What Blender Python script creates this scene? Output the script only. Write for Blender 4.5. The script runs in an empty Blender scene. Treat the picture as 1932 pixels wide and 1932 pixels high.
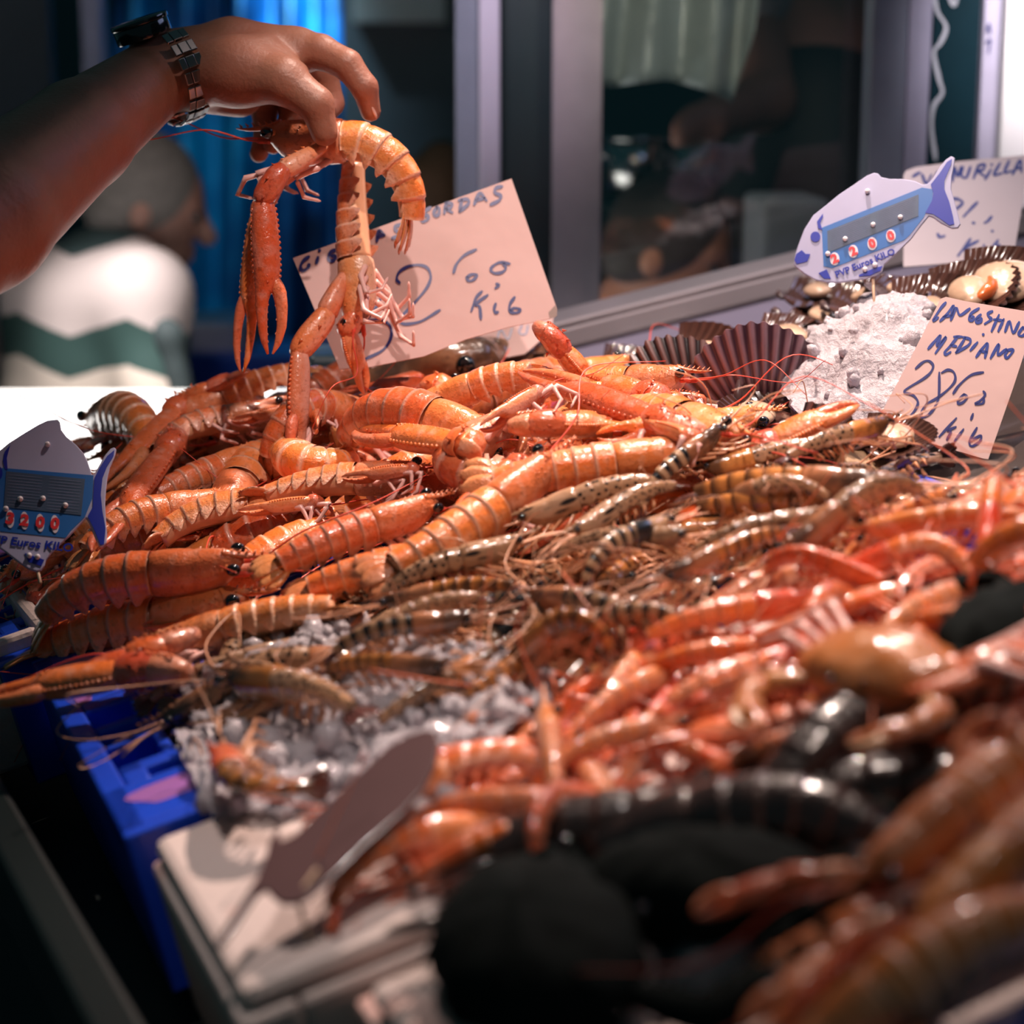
import bpy, math, random
import numpy as np
from mathutils import Vector, Matrix
PI = math.pi
random.seed(7); rng = np.random.default_rng(7)
SC = bpy.context.scene; COL = SC.collection

# ------------------------------------------------------------------ view
F = 966 / math.tan(math.radians(15)); PT = math.radians(12); CZ = 1.45
CAM = np.array([0, 0, CZ])
def ray(u, v):
    x = (u - 966) / F; c = (966 - v) / F
    return np.array([x, math.cos(PT) + c * math.sin(PT), -math.sin(PT) + c * math.cos(PT)])
def P(u, v, d): return CAM + ray(u, v) * d
# sloping counter plane
PA, PB, PZ = .2234, .1037, CZ - .464
def G(u, v, h=0):
    r = ray(u, v); k = (PZ + h - CZ) / (r[2] - PA * r[0] - PB * r[1]); return CAM + r * k
_g = math.hypot(PA, PB)
CU = np.array([PA / _g, PB / _g, _g]); CU /= np.linalg.norm(CU)
CV = np.array([-PB / _g, PA / _g, 0]); CN = np.cross(CU, CV)
CO = np.array([0, 0, PZ])
def C(u, v, h=0): return CO + CU * u + CV * v + CN * h
def uvof(p): d = np.asarray(p) - CO; return d @ CU, d @ CV
def px(p):
    d = np.asarray(p) - CAM
    fw = np.array([0, math.cos(PT), -math.sin(PT)]); up = np.array([0, math.sin(PT), math.cos(PT)])
    z = d @ fw; return 966 + F * d[0] / z, 966 - F * (d @ up) / z
CM = Matrix(((CU[0], CV[0], CN[0], 0), (CU[1], CV[1], CN[1], 0), (CU[2], CV[2], CN[2], 0), (0, 0, 0, 1)))
def CMat(u, v, h=0, rz=0):
    m = CM.copy(); m = Matrix.Translation(Vector(C(u, v, h))) @ m @ Matrix.Rotation(rz, 4, 'Z'); return m
def inpoly(x, y, poly):
    c = False; n = len(poly)
    for i in range(n):
        x1, y1 = poly[i]; x2, y2 = poly[i - 1]
        if (y1 > y) != (y2 > y) and x < (x2 - x1) * (y - y1) / (y2 - y1) + x1: c = not c
    return c

# ------------------------------------------------------------------ materials
class NT:
    def __init__(s, name):
        s.m = bpy.data.materials.new(name); s.m.use_nodes = True; s.t = s.m.node_tree
        s.b = s.t.nodes['Principled BSDF']
    def n(s, typ, ins=None, **props):
        nd = s.t.nodes.new(typ)
        for k, v in props.items(): setattr(nd, k, v)
        for k, v in (ins or {}).items(): s.put(nd.inputs[k], v)
        return nd
    def put(s, sock, v):
        if isinstance(v, bpy.types.NodeSocket): s.t.links.new(v, sock)
        else:
            if hasattr(sock.default_value, '__len__') and len(sock.default_value) == 4 and len(v) == 3: v = (*v, 1)
            sock.default_value = v
    def math(s, op, a, b=0.5, c=None):
        nd = s.n('ShaderNodeMath', {0: a, 1: b}, operation=op)
        if c is not None: s.put(nd.inputs[2], c)
        return nd.outputs[0]
    def mix(s, f, a, b):
        nd = s.n('ShaderNodeMix', data_type='RGBA'); s.put(nd.inputs['Factor'], f)
        s.put(nd.inputs[6], a); s.put(nd.inputs[7], b); return nd.outputs[2]
    def ramp(s, f, stops, interp='LINEAR'):
        nd = s.n('ShaderNodeValToRGB', {'Fac': f}); cr = nd.color_ramp; cr.interpolation = interp
        while len(cr.elements) < len(stops): cr.elements.new(.5)
        for e, (p, c) in zip(cr.elements, stops):
            e.position = p; e.color = (*c, 1) if hasattr(c, '__len__') else (c, c, c, 1)
        return nd.outputs['Color']
    def coord(s, kind='Object'): return s.n('ShaderNodeTexCoord').outputs[kind]
    def noise(s, scale, vec=None, detail=3, rough=.5):
        nd = s.n('ShaderNodeTexNoise', {'Scale': scale, 'Detail': detail, 'Roughness': rough})
        s.put(nd.inputs['Vector'], vec if vec is not None else s.coord()); return nd.outputs['Fac']
    def voro(s, scale, vec=None, feat='F1'):
        nd = s.n('ShaderNodeTexVoronoi', {'Scale': scale}, feature=feat)
        s.put(nd.inputs['Vector'], vec if vec is not None else s.coord()); return nd.outputs['Distance']
    def uv(s):
        x = s.n('ShaderNodeSeparateXYZ', {0: s.coord('UV')}); return x.outputs[0], x.outputs[1]
    def rnd(s): return s.n('ShaderNodeObjectInfo').outputs['Random']
    def bump(s, h, strength=.3, dist=.002):
        nd = s.n('ShaderNodeBump', {'Strength': strength, 'Distance': dist, 'Height': h}); s.t.links.new(nd.outputs[0], s.b.inputs['Normal'])
    def fin(s, col, rough=.5, metal=0, coat=0, spec=.5, **kw):
        s.put(s.b.inputs['Base Color'], col); s.put(s.b.inputs['Roughness'], rough); s.put(s.b.inputs['Metallic'], metal)
        s.put(s.b.inputs['Coat Weight'], coat); s.b.inputs['Coat Roughness'].default_value = .08
        s.put(s.b.inputs['Specular IOR Level'], spec)
        for k, v in kw.items(): s.put(s.b.inputs[k.replace('_', ' ')], v)
        return s.m
def plain(name, col, rough=.5, nscale=30, amt=.12, bs=.1, **kw):
    t = NT(name); nz = t.noise(nscale)
    c = t.mix(nz, tuple(x * (1 - amt) for x in col), tuple(min(1, x * (1 + amt)) for x in col))
    if bs: t.bump(nz, bs)
    return t.fin(c, rough, **kw)
M = {}
def shell_mat(name, top, side, pale, seam=True, wet=.5, var=.5, sss=0.):
    t = NT(name); u, v = t.uv()
    # v : 0 = back ridge, 1 = lower edge of the shell
    nz = t.noise(55, detail=4); big = t.noise(18)
    vv = t.math('ADD', v, t.math('MULTIPLY', t.math('SUBTRACT', nz, .5), .5))
    c = t.ramp(vv, [(0, top), (.42, tuple((a * 1.05 + b) / 2.05 for a, b in zip(top, side))), (.72, side), (.93, pale), (1, pale)])
    c = t.mix(t.math('MULTIPLY', big, var), c, tuple(x * .62 for x in top))
    c = t.mix(t.ramp(t.noise(95, detail=4), [(.5, 0), (.72, .40)]), c, pale)
    c = t.mix(t.ramp(t.noise(230, detail=2), [(.58, 0), (.7, .5)]), c, tuple(x * .45 for x in top))
    if seam:
        fr = t.math('FRACT', u)
        edge = t.ramp(fr, [(0, .9), (.06, 0.2), (.12, 0), (.80, 0.), (.93, .8), (1, 1)])
        c = t.mix(t.math('MULTIPLY', edge, .85), c, pale)
        gro = t.ramp(fr, [(.10, 0), (.15, 1), (.2, 0)])
        c = t.mix(t.math('MULTIPLY', gro, .3), c, tuple(x * .5 for x in top))
    hv = t.n('ShaderNodeHueSaturation', {'Color': c, 'Value': t.math('MULTIPLY_ADD', t.rnd(), .3, .78), 'Hue': t.math('MULTIPLY_ADD', t.rnd(), .016, .490)}).outputs[0]
    t.bump(t.math('ADD', t.noise(420, detail=2), t.math('MULTIPLY', t.noise(70), 2.2)), .5, .0011)
    return t.fin(hv, t.math('MULTIPLY_ADD', nz, .25, .18), coat=wet, Subsurface_Weight=sss, Subsurface_Scale=.004)
M['lang'] = shell_mat('langoustine_shell', (.89, .18, .032), (.88, .31, .11), (.90, .55, .40), sss=.15)
M['lang_cara'] = shell_mat('langoustine_carapace', (.87, .23, .055), (.87, .35, .15), (.88, .54, .38), seam=False)
M['lang_claw'] = shell_mat('langoustine_claw', (.90, .17, .03), (.88, .31, .15), (.88, .48, .36), seam=False)
M['lang_tip'] = plain('claw_tip_cream', (.93, .56, .34), .3, coat=.5)
M['lang_joint'] = shell_mat('claw_joint_red', (.78, .13, .035), (.84, .26, .11), (.86, .42, .30), seam=False)
M['lang_leg'] = plain('langoustine_leg_pink', (.88, .50, .44), .35, coat=.4)
M['lang_ant'] = plain('antenna_red', (.75, .09, .05), .35)
M['flesh'] = plain('belly_flesh', (.80, .42, .24), .35, coat=.4, nscale=60, amt=.25)
M['fan'] = shell_mat('tail_fan_orange', (.84, .28, .08), (.82, .36, .15), (.70, .28, .14), seam=False)
t = NT('eye_black'); M['eye'] = t.fin((.006, .006, .008), .07, coat=1)

def tiger_mat(name, base, dark, kind, warm=(.75, .30, .08), wamt=.4):
    t = NT(name); u, v = t.uv(); nz = t.noise(40, detail=4)
    comb = t.n('ShaderNodeCombineXYZ', {0: t.math('MULTIPLY', u, 1.7), 1: t.math('MULTIPLY', v, 3.2), 2: 0.}).outputs[0]
    if kind == 'spot':
        d = t.voro(1.35, comb); d = t.math('ADD', d, t.math('MULTIPLY', t.math('SUBTRACT', nz, .5), .25))
        f = t.ramp(d, [(.27, 1), (.42, 0)])
    elif kind == 'stripe':
        fr = t.math('FRACT', t.math('ADD', t.math('MULTIPLY', u, 1.0), t.math('MULTIPLY', nz, .2)))
        f = t.ramp(fr, [(.08, 0), (.2, 1), (.5, 1), (.62, 0)])
    else:
        f = t.ramp(t.math('ADD', t.math('MULTIPLY', nz, .7), t.math('MULTIPLY', t.math('FRACT', u), .3)), [(.42, 0), (.58, .9)])
    c = t.mix(t.math('MULTIPLY', t.noise(22), wamt * 1.5), base, warm)
    c = t.mix(f, c, dark)
    hv = t.n('ShaderNodeHueSaturation', {'Color': c, 'Value': t.math('MULTIPLY_ADD', t.rnd(), .5, .7)}).outputs[0]
    t.bump(t.math('ADD', t.noise(120, detail=2), t.math('MULTIPLY', t.noise(45), 2.)), .4, .0015)
    return t.fin(hv, t.math('MULTIPLY_ADD', nz, .2, .12), coat=.9)
M['tg_spot'] = tiger_mat('tiger_shell_spotted', (.30, .21, .155), (.022, .014, .012), 'spot', wamt=.4)
M['tg_stripe'] = tiger_mat('tiger_shell_striped', (.30, .20, .13), (.010, .010, .012), 'stripe', wamt=.2)
M['tg_brown'] = tiger_mat('tiger_shell_amber', (.44, .20, .06), (.07, .03, .015), 'mottle', (.70, .20, .04), .6)
M['tg_cara'] = tiger_mat('tiger_carapace', (.34, .19, .11), (.06, .035, .025), 'mottle', (.62, .17, .05), .6)
M['tg_leg'] = plain('tiger_leg', (.62, .27, .13), .3, coat=.5)
M['tg_fan'] = plain('tiger_tail_dark', (.10, .035, .03), .2, coat=.8, nscale=60, amt=.6)
M['tg_ant'] = plain('tiger_antenna', (.72, .36, .22), .35)
M['tg_belly'] = plain('tiger_belly', (.33, .20, .13), .3, coat=.5)
def red_mat(name, a, b, p): return shell_mat(name, a, b, p, seam=True, wet=.9, var=.35)
M['rd'] = red_mat('red_prawn_shell', (.93, .17, .03), (.93, .26, .07), (.92, .44, .28))
M['rd_pink'] = red_mat('red_prawn_shell_pink', (.93, .26, .07), (.93, .36, .16), (.92, .52, .38))
M['rd_cara'] = shell_mat('red_prawn_carapace', (.90, .10, .02), (.92, .20, .06), (.90, .38, .24), seam=False, wet=.9, var=.35)
M['rd_leg'] = plain('red_prawn_leg', (.90, .22, .10), .3, coat=.5)
M['rd_belly'] = plain('red_prawn_belly', (.85, .34, .24), .3, coat=.5)
M['dk'] = shell_mat('dark_shell_with_shade', (.035, .018, .016), (.05, .022, .018), (.10, .04, .03), wet=1., var=.6)  # near-black holds the shadow over this corner as well as dark shell
M['dk_leg'] = plain('dark_leg_with_shade', (.05, .02, .018), .25, coat=.8)
M['card'] = None

# ------------------------------------------------------------------ geometry
class Geo:
    def __init__(s): s.v = []; s.f = []; s.uv = []; s.mi = []; s.k = 0
    def add(s, V, Fc, UV=None, mi=0):
        b = len(s.v); V = np.asarray(V, float)
        s.v.extend(V.tolist()); s.f.extend([[i + b for i in f] for f in Fc])
        s.uv.extend(UV if UV is not None else [(0.5, .3)] * len(V)); s.mi.extend([mi] * len(Fc)); return b
    def grid(s, A, UV=None, mi=0, close=False, cap0=False, cap1=False):
        A = np.asarray(A, float); n, m = A.shape[:2]; fc = []
        mm = m if close else m - 1
        for i in range(n - 1):
            for j in range(mm):
                fc.append([i * m + j, i * m + (j + 1) % m, (i + 1) * m + (j + 1) % m, (i + 1) * m + j])
        if cap0: fc.append(list(range(m))[::-1])
        if cap1: fc.append([(n - 1) * m + j for j in range(m)])
        s.add(A.reshape(-1, 3), fc, UV, mi)
    def tube(s, path, rad, n=8, up=(0, 0, 1), flat=1., mi=0, uvv=.3, prof=None, caps=True):
        path = np.asarray(path, float); k = len(path); rad = np.broadcast_to(np.asarray(rad, float), (k,))
        T = np.gradient(path, axis=0); T /= np.linalg.norm(T, axis=1)[:, None] + 1e-12
        up = np.asarray(up, float); rings = []
        for i in range(k):
            sd = np.cross(up, T[i]); l = np.linalg.norm(sd)
            if l < 1e-4: sd = np.cross((1, .03, 0), T[i]); l = np.linalg.norm(sd)
            sd /= l; un = np.cross(T[i], sd)
            a = np.arange(n) / n * 2 * PI
            rr = rad[i] * (prof(a, i / (k - 1)) if prof else 1)
            rings.append(path[i] + np.outer(np.sin(a) * rr, sd) + np.outer(np.cos(a) * rr * flat, un))
        UV = [(i / (k - 1), min(j, n - j) / (n / 2)) if uvv is None else (i / (k - 1), uvv) for i in range(k) for j in range(n)]
        s.grid(np.array(rings), UV, mi, True, caps, caps)
    def ball(s, c, r, n=12, m=8, mi=0, axes=None):
        r = np.broadcast_to(np.asarray(r, float), (3,)); V = []; 
        A = np.eye(3) if axes is None else np.asarray(axes)
        for i in range(m + 1):
            th = PI * (i + .001) / (m + .002)
            V.append([np.asarray(c) + A.T @ (r * (math.sin(th) * math.cos(p), math.sin(th) * math.sin(p), math.cos(th))) for p in np.arange(n) / n * 2 * PI])
        s.grid(np.array(V)[::-1], None, mi, True, True, True)
    def lump(s, i0, amp, k):
        for i in range(i0, len(s.v)):
            x, y, z = s.v[i]; q = amp * (math.sin(x * k + 1.3 * math.sin(y * k)) * math.cos(z * k * 1.3) + .5 * math.sin(2.3 * k * y + x * k)); s.v[i] = [x + q * .6, y + q * .5, z + q]
    def cone(s, p, d, r, h, n=5, mi=0, uvv=.2):
        p = np.asarray(p, float); d = np.asarray(d, float); d /= np.linalg.norm(d)
        a = np.cross(d, (.3, .9, .2)); a /= np.linalg.norm(a); b = np.cross(d, a)
        V = [p + r * (math.cos(x) * a + math.sin(x) * b) for x in np.arange(n) / n * 2 * PI] + [p + d * h]
        s.add(V, [[i, (i + 1) % n, n] for i in range(n)], [(0, uvv)] * (n + 1), mi)
    def box(s, lo, hi, mi=0, Mt=None):
        V = [Vector((x, y, z)) for x in (lo[0], hi[0]) for y in (lo[1], hi[1]) for z in (lo[2], hi[2])]
        if Mt is not None: V = [Mt @ v for v in V]
        s.add([tuple(v) for v in V], [[0, 1, 3, 2], [4, 6, 7, 5], [0, 4, 5, 1], [2, 3, 7, 6], [0, 2, 6, 4], [1, 5, 7, 3]], None, mi)
    def build(s, name, mats, parent=None, smooth=True, bevel=0, sub=0):
        if not isinstance(mats, (list, tuple)): mats = [mats]
        me = bpy.data.meshes.new(name); me.from_pydata(s.v, [], s.f)
        for m in mats: me.materials.append(m)
        uvl = me.uv_layers.new(name='UVMap'); lp = np.zeros(len(me.loops), int); me.loops.foreach_get('vertex_index', lp)
        uvl.data.foreach_set('uv', np.asarray(s.uv, float)[lp].ravel())
        me.polygons.foreach_set('material_index', s.mi)
        me.polygons.foreach_set('use_smooth', [smooth] * len(me.polygons)); me.validate(); me.update()
        o = bpy.data.objects.new(name, me); COL.objects.link(o)
        if parent: o.parent = parent
        if bevel:
            b = o.modifiers.new('b', 'BEVEL'); b.width = bevel; b.segments = 2; b.limit_method = 'ANGLE'; b.angle_limit = .7
        if sub: q = o.modifiers.new('s', 'SUBSURF'); q.levels = q.render_levels = sub
        return o
def empty(name, loc=(0, 0, 0), mat=None):
    o = bpy.data.objects.new(name, None); COL.objects.link(o); o.empty_display_size = .02
    if mat is not None: o.matrix_world = mat
    else: o.location = Vector(loc)
    return o
def tag(o, label=None, cat=None, group=None, kind=None):
    if label: o['label'] = label
    if cat: o['category'] = cat
    if group: o['group'] = group
    if kind: o['kind'] = kind
    return o
def structure(o): o['kind'] = 'structure'; return o
def children(o): return CH.get(o.name, [])
CH = {}
def reg(o): CH[o.name] = [(c, [(d, []) for d in BYP.get(c, [])]) for c in BYP.get(o, [])]
BYP = {}
def index_tree():
    BYP.clear()
    for o in bpy.data.objects:
        if o.parent: BYP.setdefault(o.parent, []).append(o)
def copy_tree(o, parent=None):
    c = o.copy(); COL.objects.link(c); c.parent = parent
    for ch in BYP.get(o, ()): copy_tree(ch, c)
    return c
def remove_tree(o):
    for ch in BYP.get(o, ()): remove_tree(ch)
    bpy.data.objects.remove(o)
def crom(pts, n=8):
    p = np.asarray(pts, float)
    if len(p) < 3: return p
    q = np.vstack([2 * p[0] - p[1], p, 2 * p[-1] - p[-2]]); out = []
    for i in range(1, len(q) - 2):
        for k in range(n):
            t = k / n
            out.append(.5 * (2 * q[i] + (q[i + 1] - q[i - 1]) * t + (2 * q[i - 1] - 5 * q[i] + 4 * q[i + 1] - q[i + 2]) * t * t + (3 * q[i] - q[i - 1] - 3 * q[i + 1] + q[i + 2]) * t ** 3))
    out.append(p[-1]); return np.array(out)

# smooth-union bodies
def snet(Fd, org, h):
    s = Fd < 0; sh = np.array(Fd.shape) - 1
    acc = np.zeros((*sh, 3)); cnt = np.zeros(sh)
    cor = [(a, b, c) for a in (0, 1) for b in (0, 1) for c in (0, 1)]
    sl = lambda c: tuple(slice(k, k + n) for k, n in zip(c, sh))
    for a in cor:
        for ax in range(3):
            if a[ax]: continue
            b = list(a); b[ax] = 1
            fa, fb = Fd[sl(a)], Fd[sl(b)]; cr = (fa < 0) != (fb < 0)
            tt = np.where(cr, fa / np.where(cr, fa - fb, 1), 0)
            for k in range(3): acc[..., k] += cr * (a[k] + (tt if k == ax else 0))
            cnt += cr
    m = cnt > 0; idx = -np.ones(sh, int); idx[m] = np.arange(m.sum())
    V = (np.argwhere(m) + acc[m] / cnt[m][:, None]) * h + org
    Fc = []
    for ax in range(3):
        o1, o2 = [(1, 2), (2, 0), (0, 1)][ax]
        a = [slice(None)] * 3; b = [slice(None)] * 3; a[ax] = slice(0, -1); b[ax] = slice(1, None)
        cr = s[tuple(a)] != s[tuple(b)]
        q = np.argwhere(cr); ok = (q[:, o1] > 0) & (q[:, o2] > 0) & (q[:, o1] < sh[o1]) & (q[:, o2] < sh[o2]); q = q[ok]
        e1 = np.eye(3, dtype=int)[o1]; e2 = np.eye(3, dtype=int)[o2]
        g = lambda z: idx[z[:, 0], z[:, 1], z[:, 2]]
        quad = np.stack([g(q - e1 - e2), g(q - e2), g(q), g(q - e1)], 1)
        fl = s[q[:, 0], q[:, 1], q[:, 2]]; quad[~fl] = quad[~fl][:, ::-1]
        Fc.append(quad)
    return V, np.vstack(Fc)
def sdf_body(prims, h, k):
    """prims: (a, b, ra, rb) round cones, (c, (rx,ry,rz), axes) ellipsoids, each may carry its own k as last item"""
    lo = np.full(3, 1e9); hi = -lo
    for p in prims:
        if len(p[1]) == 3 and p[0] == 'e': c = p[1][0]; r = max(p[1][1]); lo = np.minimum(lo, c - r); hi = np.maximum(hi, c + r)
        else:
            a, b, ra, rb = p[1][:4]; r = max(ra, rb)
            for q in (a, b): lo = np.minimum(lo, np.asarray(q) - r); hi = np.maximum(hi, np.asarray(q) + r)
    lo -= 4 * h + k * .3; hi += 4 * h + k * .3
    n = np.ceil((hi - lo) / h).astype(int)
    DD_ = np.ones(tuple(n), np.float32)
    for kind, p in prims:
        if kind == 'e': bl = np.asarray(p[0]) - max(p[1]); bh = np.asarray(p[0]) + max(p[1])
        else: bl = np.minimum(p[0], p[1]) - max(p[2], p[3]); bh = np.maximum(p[0], p[1]) + max(p[2], p[3])
        mg = k * 1.1 + 4 * h; i0 = np.maximum(0, ((bl - mg - lo) / h).astype(int)); i1 = np.minimum(n, ((bh + mg - lo) / h).astype(int) + 2)
        sl = tuple(slice(int(x), int(y)) for x, y in zip(i0, i1)); D = DD_[sl]
        X = np.stack(np.meshgrid(*[lo[i] + np.arange(i0[i], i1[i]) * h for i in range(3)], indexing='ij'), -1).astype(np.float32)
        if kind == 'e':
            c, r, ax = p[:3]; q = (X - c) @ np.asarray(ax).T.astype(np.float32) if ax is not None else X - c
            r = np.asarray(r, np.float32); k0 = np.linalg.norm(q / r, axis=-1); k1 = np.linalg.norm(q / (r * r), axis=-1)
            d = k0 * (k0 - 1) / np.maximum(k1, 1e-6)
        else:
            a, b, ra, rb = p[:4]; a = np.asarray(a); ab = np.asarray(b) - a
            tt = np.clip(((X - a) @ ab) / (ab @ ab), 0, 1)
            d = np.linalg.norm(X - a - tt[..., None] * ab, axis=-1) - (ra + (rb - ra) * tt)
        kk = p[4] if (kind == 'c' and len(p) > 4) else k
        hh = np.clip(.5 + .5 * (D - d) / kk, 0, 1); DD_[sl] = D * (1 - hh) + d * hh - kk * hh * (1 - hh)
    return snet(DD_, lo, h)
def body_obj(name, prims, h, k, mat, parent=None, smooth_it=0):
    V, Fc = sdf_body(prims, h, k); g = Geo(); g.add(V, Fc.tolist()); o = g.build(name, mat, parent)
    if smooth_it: q = o.modifiers.new('sm', 'SMOOTH'); q.iterations = smooth_it; q.factor = .5
    return o

# ------------------------------------------------------------------ crustaceans
def spine(L, curl, n, power=1.0, bend=0.):
    s = np.linspace(0, 1, n); th = curl * s ** power; ds = L / (n - 1)
    p = np.zeros((n, 3)); 
    for i in range(1, n):
        tm = (th[i] + th[i - 1]) / 2; p[i] = p[i - 1] + ds * np.array([-math.cos(tm), bend * (s[i]) , -math.sin(tm)])
    D = np.stack([-np.sin(th), 0 * th, np.cos(th)], 1); T = np.stack([-np.cos(th), bend * s, -np.sin(th)], 1)
    T /= np.linalg.norm(T, axis=1)[:, None]
    return s, p, T, D
def abdomen_geo(L, R, curl, flap, wy=1.0, power=1.0, bend=0., taper=.62, point=True, step=.035):
    g = Geo(); NS = 6; K = [0, .12, .3, .5, .7, .86, 1.0]
    n = NS * len(K); s, p, T, D = spine(L, curl, 121, power, bend)
    rows = []; UV = []
    for i in range(NS):
        for t in K:
            ss = (i + t * .999) / NS; j = ss * 120; j0 = int(j); fr = j - j0; j1 = min(120, j0 + 1)
            pp = p[j0] * (1 - fr) + p[j1] * fr; dd = D[j0] * (1 - fr) + D[j1] * fr; tt = T[j0]
            yy = np.cross(dd, tt); yy /= np.linalg.norm(yy)
            prof = R * (1 - (1 - taper) * ss ** 1.6) * (1 - step + step * min(1, t * 1.25 + .0) + (.02 if t > .8 else 0)) * (1 - .03 * (abs(t - .18) < .07))
            row = []; 
            lf = flap * R * (1 - .3 * ss)
            tri = max(0., 1 - abs(t - .62) / .5) if point else (math.sin(PI * min(1, t * 1.02)) ** .5 if 0 < t < .98 else .12)
            if i == 5: tri *= .35
            ang = np.radians([-108, -96, -80, -64, -48, -32, -16, 0, 16, 32, 48, 64, 80, 96, 108])
            arc = [pp + yy * math.sin(a) * prof * wy + dd * (math.cos(a)) * prof for a in ang]
            def fl(side):
                e = arc[0] if side < 0 else arc[-1]; o1 = e - dd * lf * tri * .5 + yy * side * .02 * R; o2 = e - dd * lf * tri + yy * side * (-.08) * R + tt * lf * tri * .25
                return o1, o2
            a1, a2 = fl(-1); b1, b2 = fl(1)
            row = [a2, a1] + arc + [b1, b2]
            rows.append(row); vv = [1, .85] + [abs(a) / 2.2 for a in ang] + [.85, 1]
            UV += [(i + t * .98, w) for w in vv]
    g.grid(np.array(rows), UV, 0)
    # soft underside
    j = np.linspace(0, 120, 22).astype(int)
    rr = R * .86 * (1 - (1 - taper) * (j / 120) ** 1.6)
    rings = []
    for q, r in zip(j, rr):
        yy = np.cross(D[q], T[q]); a = np.arange(10) / 10 * 2 * PI
        rings.append(p[q] - D[q] * .04 * R + np.outer(np.sin(a) * r * wy, yy) + np.outer(np.cos(a) * r * .88, D[q]))
    g.grid(np.array(rings), None, 1, True, True, True)
    return g, p[-1], T[-1], D[-1], (s, p, T, D)
def fan_geo(p, T, D, R, L, spread=.5, hair=True):
    g = Geo(); Y = np.cross(D, T); Y /= np.linalg.norm(Y)
    for k, (a, off, ll, ww) in enumerate(((0, 0, 1., .5), (spread, .25, 1.02, .46), (-spread, -.25, 1.02, .46), (spread * 1.9, .38, .95, .5), (-spread * 1.9, -.38, .95, .5))):
        d = T * math.cos(a) + Y * math.sin(a); sd = Y * math.cos(a) - T * math.sin(a); rows = []; UV = []
        for t in np.linspace(0, 1, 9):
            w = R * ww * (.45 + .75 * math.sin(PI * min(.78, t * .72 + .12))) * (1 - .55 * max(0, t - .8) / .2)
            zz = -.16 * R * abs(a) * 1.5 - .10 * R * k * .3 + R * .12 * math.sin(t * PI) 
            c = p + Y * off * R + d * (t * ll * L) + D * zz
            ring = [c - sd * w, c - sd * w * .55 + D * .06 * R, c + D * .12 * R, c + sd * w * .55 + D * .06 * R, c + sd * w, c + sd * w * .5 - D * .05 * R, c - D * .06 * R, c - sd * w * .5 - D * .05 * R]
            rows.append(ring); UV += [(t, .1 + .8 * t * t)] * 8
        g.grid(np.array(rows), UV, 0, True, True, True)
        if hair:
            for q in np.linspace(-1, 1, 7):
                e = p + Y * off * R + d * ll * L * (.99 - .04 * q * q) + sd * q * R * ww * .42 + D * (-.16 * R * abs(a) * 1.5 - .03 * R * k)
                g.cone(e, d + sd * q * .4, R * .05, R * .28, 3, 0, .9)
    return g
def carapace_geo(L, R, wy, rostrum, spikes, n=18, deep=1.0, hook=0.):
    g = Geo(); m = 18; rows = []; UV = []
    tk = [0, .03, .08, .18, .3, .42, .46, .5, .6, .7, .78, .85, .91, .96, 1.0]
    wk = [.88, .97, 1.0, 1.03, 1.03, 1.0, .95, .98, .96, .88, .78, .64, .46, .30, .12]
    for t, w in zip(tk, wk):
        r = R * w; x = t * L; zc = R * .42 * max(0, (t - .6) / .4) ** 1.2
        a = np.arange(m) / m * 2 * PI
        low = deep * (1.0 if t < .8 else 1 - .35 * (t - .8) / .2)
        zz = np.where(np.cos(a) > 0, np.cos(a), np.cos(a) * low)
        ridge = .05 * R * np.exp(-((a + PI) % (2 * PI) - PI) ** 2 / .05)
        rows.append(np.stack([np.full(m, x), np.sin(a) * r * wy, zc + zz * r + ridge], 1))
        UV += [(t, abs(((q + PI) % (2 * PI)) - PI) / PI * 1.25) for q in a]
    g.grid(np.array(rows), UV, 0, True, True, True)
    # rostrum
    pth = [(L * .78, 0, R * .85), (L * .93, 0, R * .72), (L + rostrum * .5, 0, R * .62 + hook * .5), (L + rostrum, 0, R * .68 + hook)]
    g.tube(crom(pth, 5), np.linspace(R * .26, R * .03, 16), 6, flat=.8, uvv=.2)
    for k in range(spikes):
        x = L * .80 + (L * .2 + rostrum * .8) * k / max(1, spikes - 1)
        z = R * (.88 - .2 * k / spikes) + hook * (k / spikes) ** 2 
        g.cone((x, 0, z), (.8, 0, 1), R * .07, R * .24, 4)
        if rostrum and k % 2: g.cone((x, R * .12, z - R * .1), (.9, .6, .3), R * .06, R * .2, 4); g.cone((x, -R * .12, z - R * .1), (.9, -.6, .3), R * .06, R * .2, 4)
    for k in range(10):
        aa = random.uniform(-1.2, 1.2); xx = random.uniform(.5, .75) * L
        g.cone((xx, math.sin(aa) * R * wy * .93, math.cos(aa) * R * .93 + .04 * R), (.9, math.sin(aa), math.cos(aa)), R * .04, R * .12, 4)
    return g
def leg_geo(pts, r0, r1, n=6, nails=0):
    g = Geo(); q = []
    for i in range(len(pts) - 1):
        for k in range(5): q.append(np.asarray(pts[i]) * (1 - k / 5) + np.asarray(pts[i + 1]) * k / 5)
    q.append(np.asarray(pts[-1])); q = np.array(q); ln = len(q)
    rr = np.linspace(r0, r1, ln) * np.array([1.18 if (i % 5 == 0 and i) else (.92 if i % 5 in (2, 3) else 1) for i in range(ln)])
    rr[-1] *= .3
    g.tube(q, rr, n, up=(.1, .2, 1), uvv=.6); return g
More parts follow.
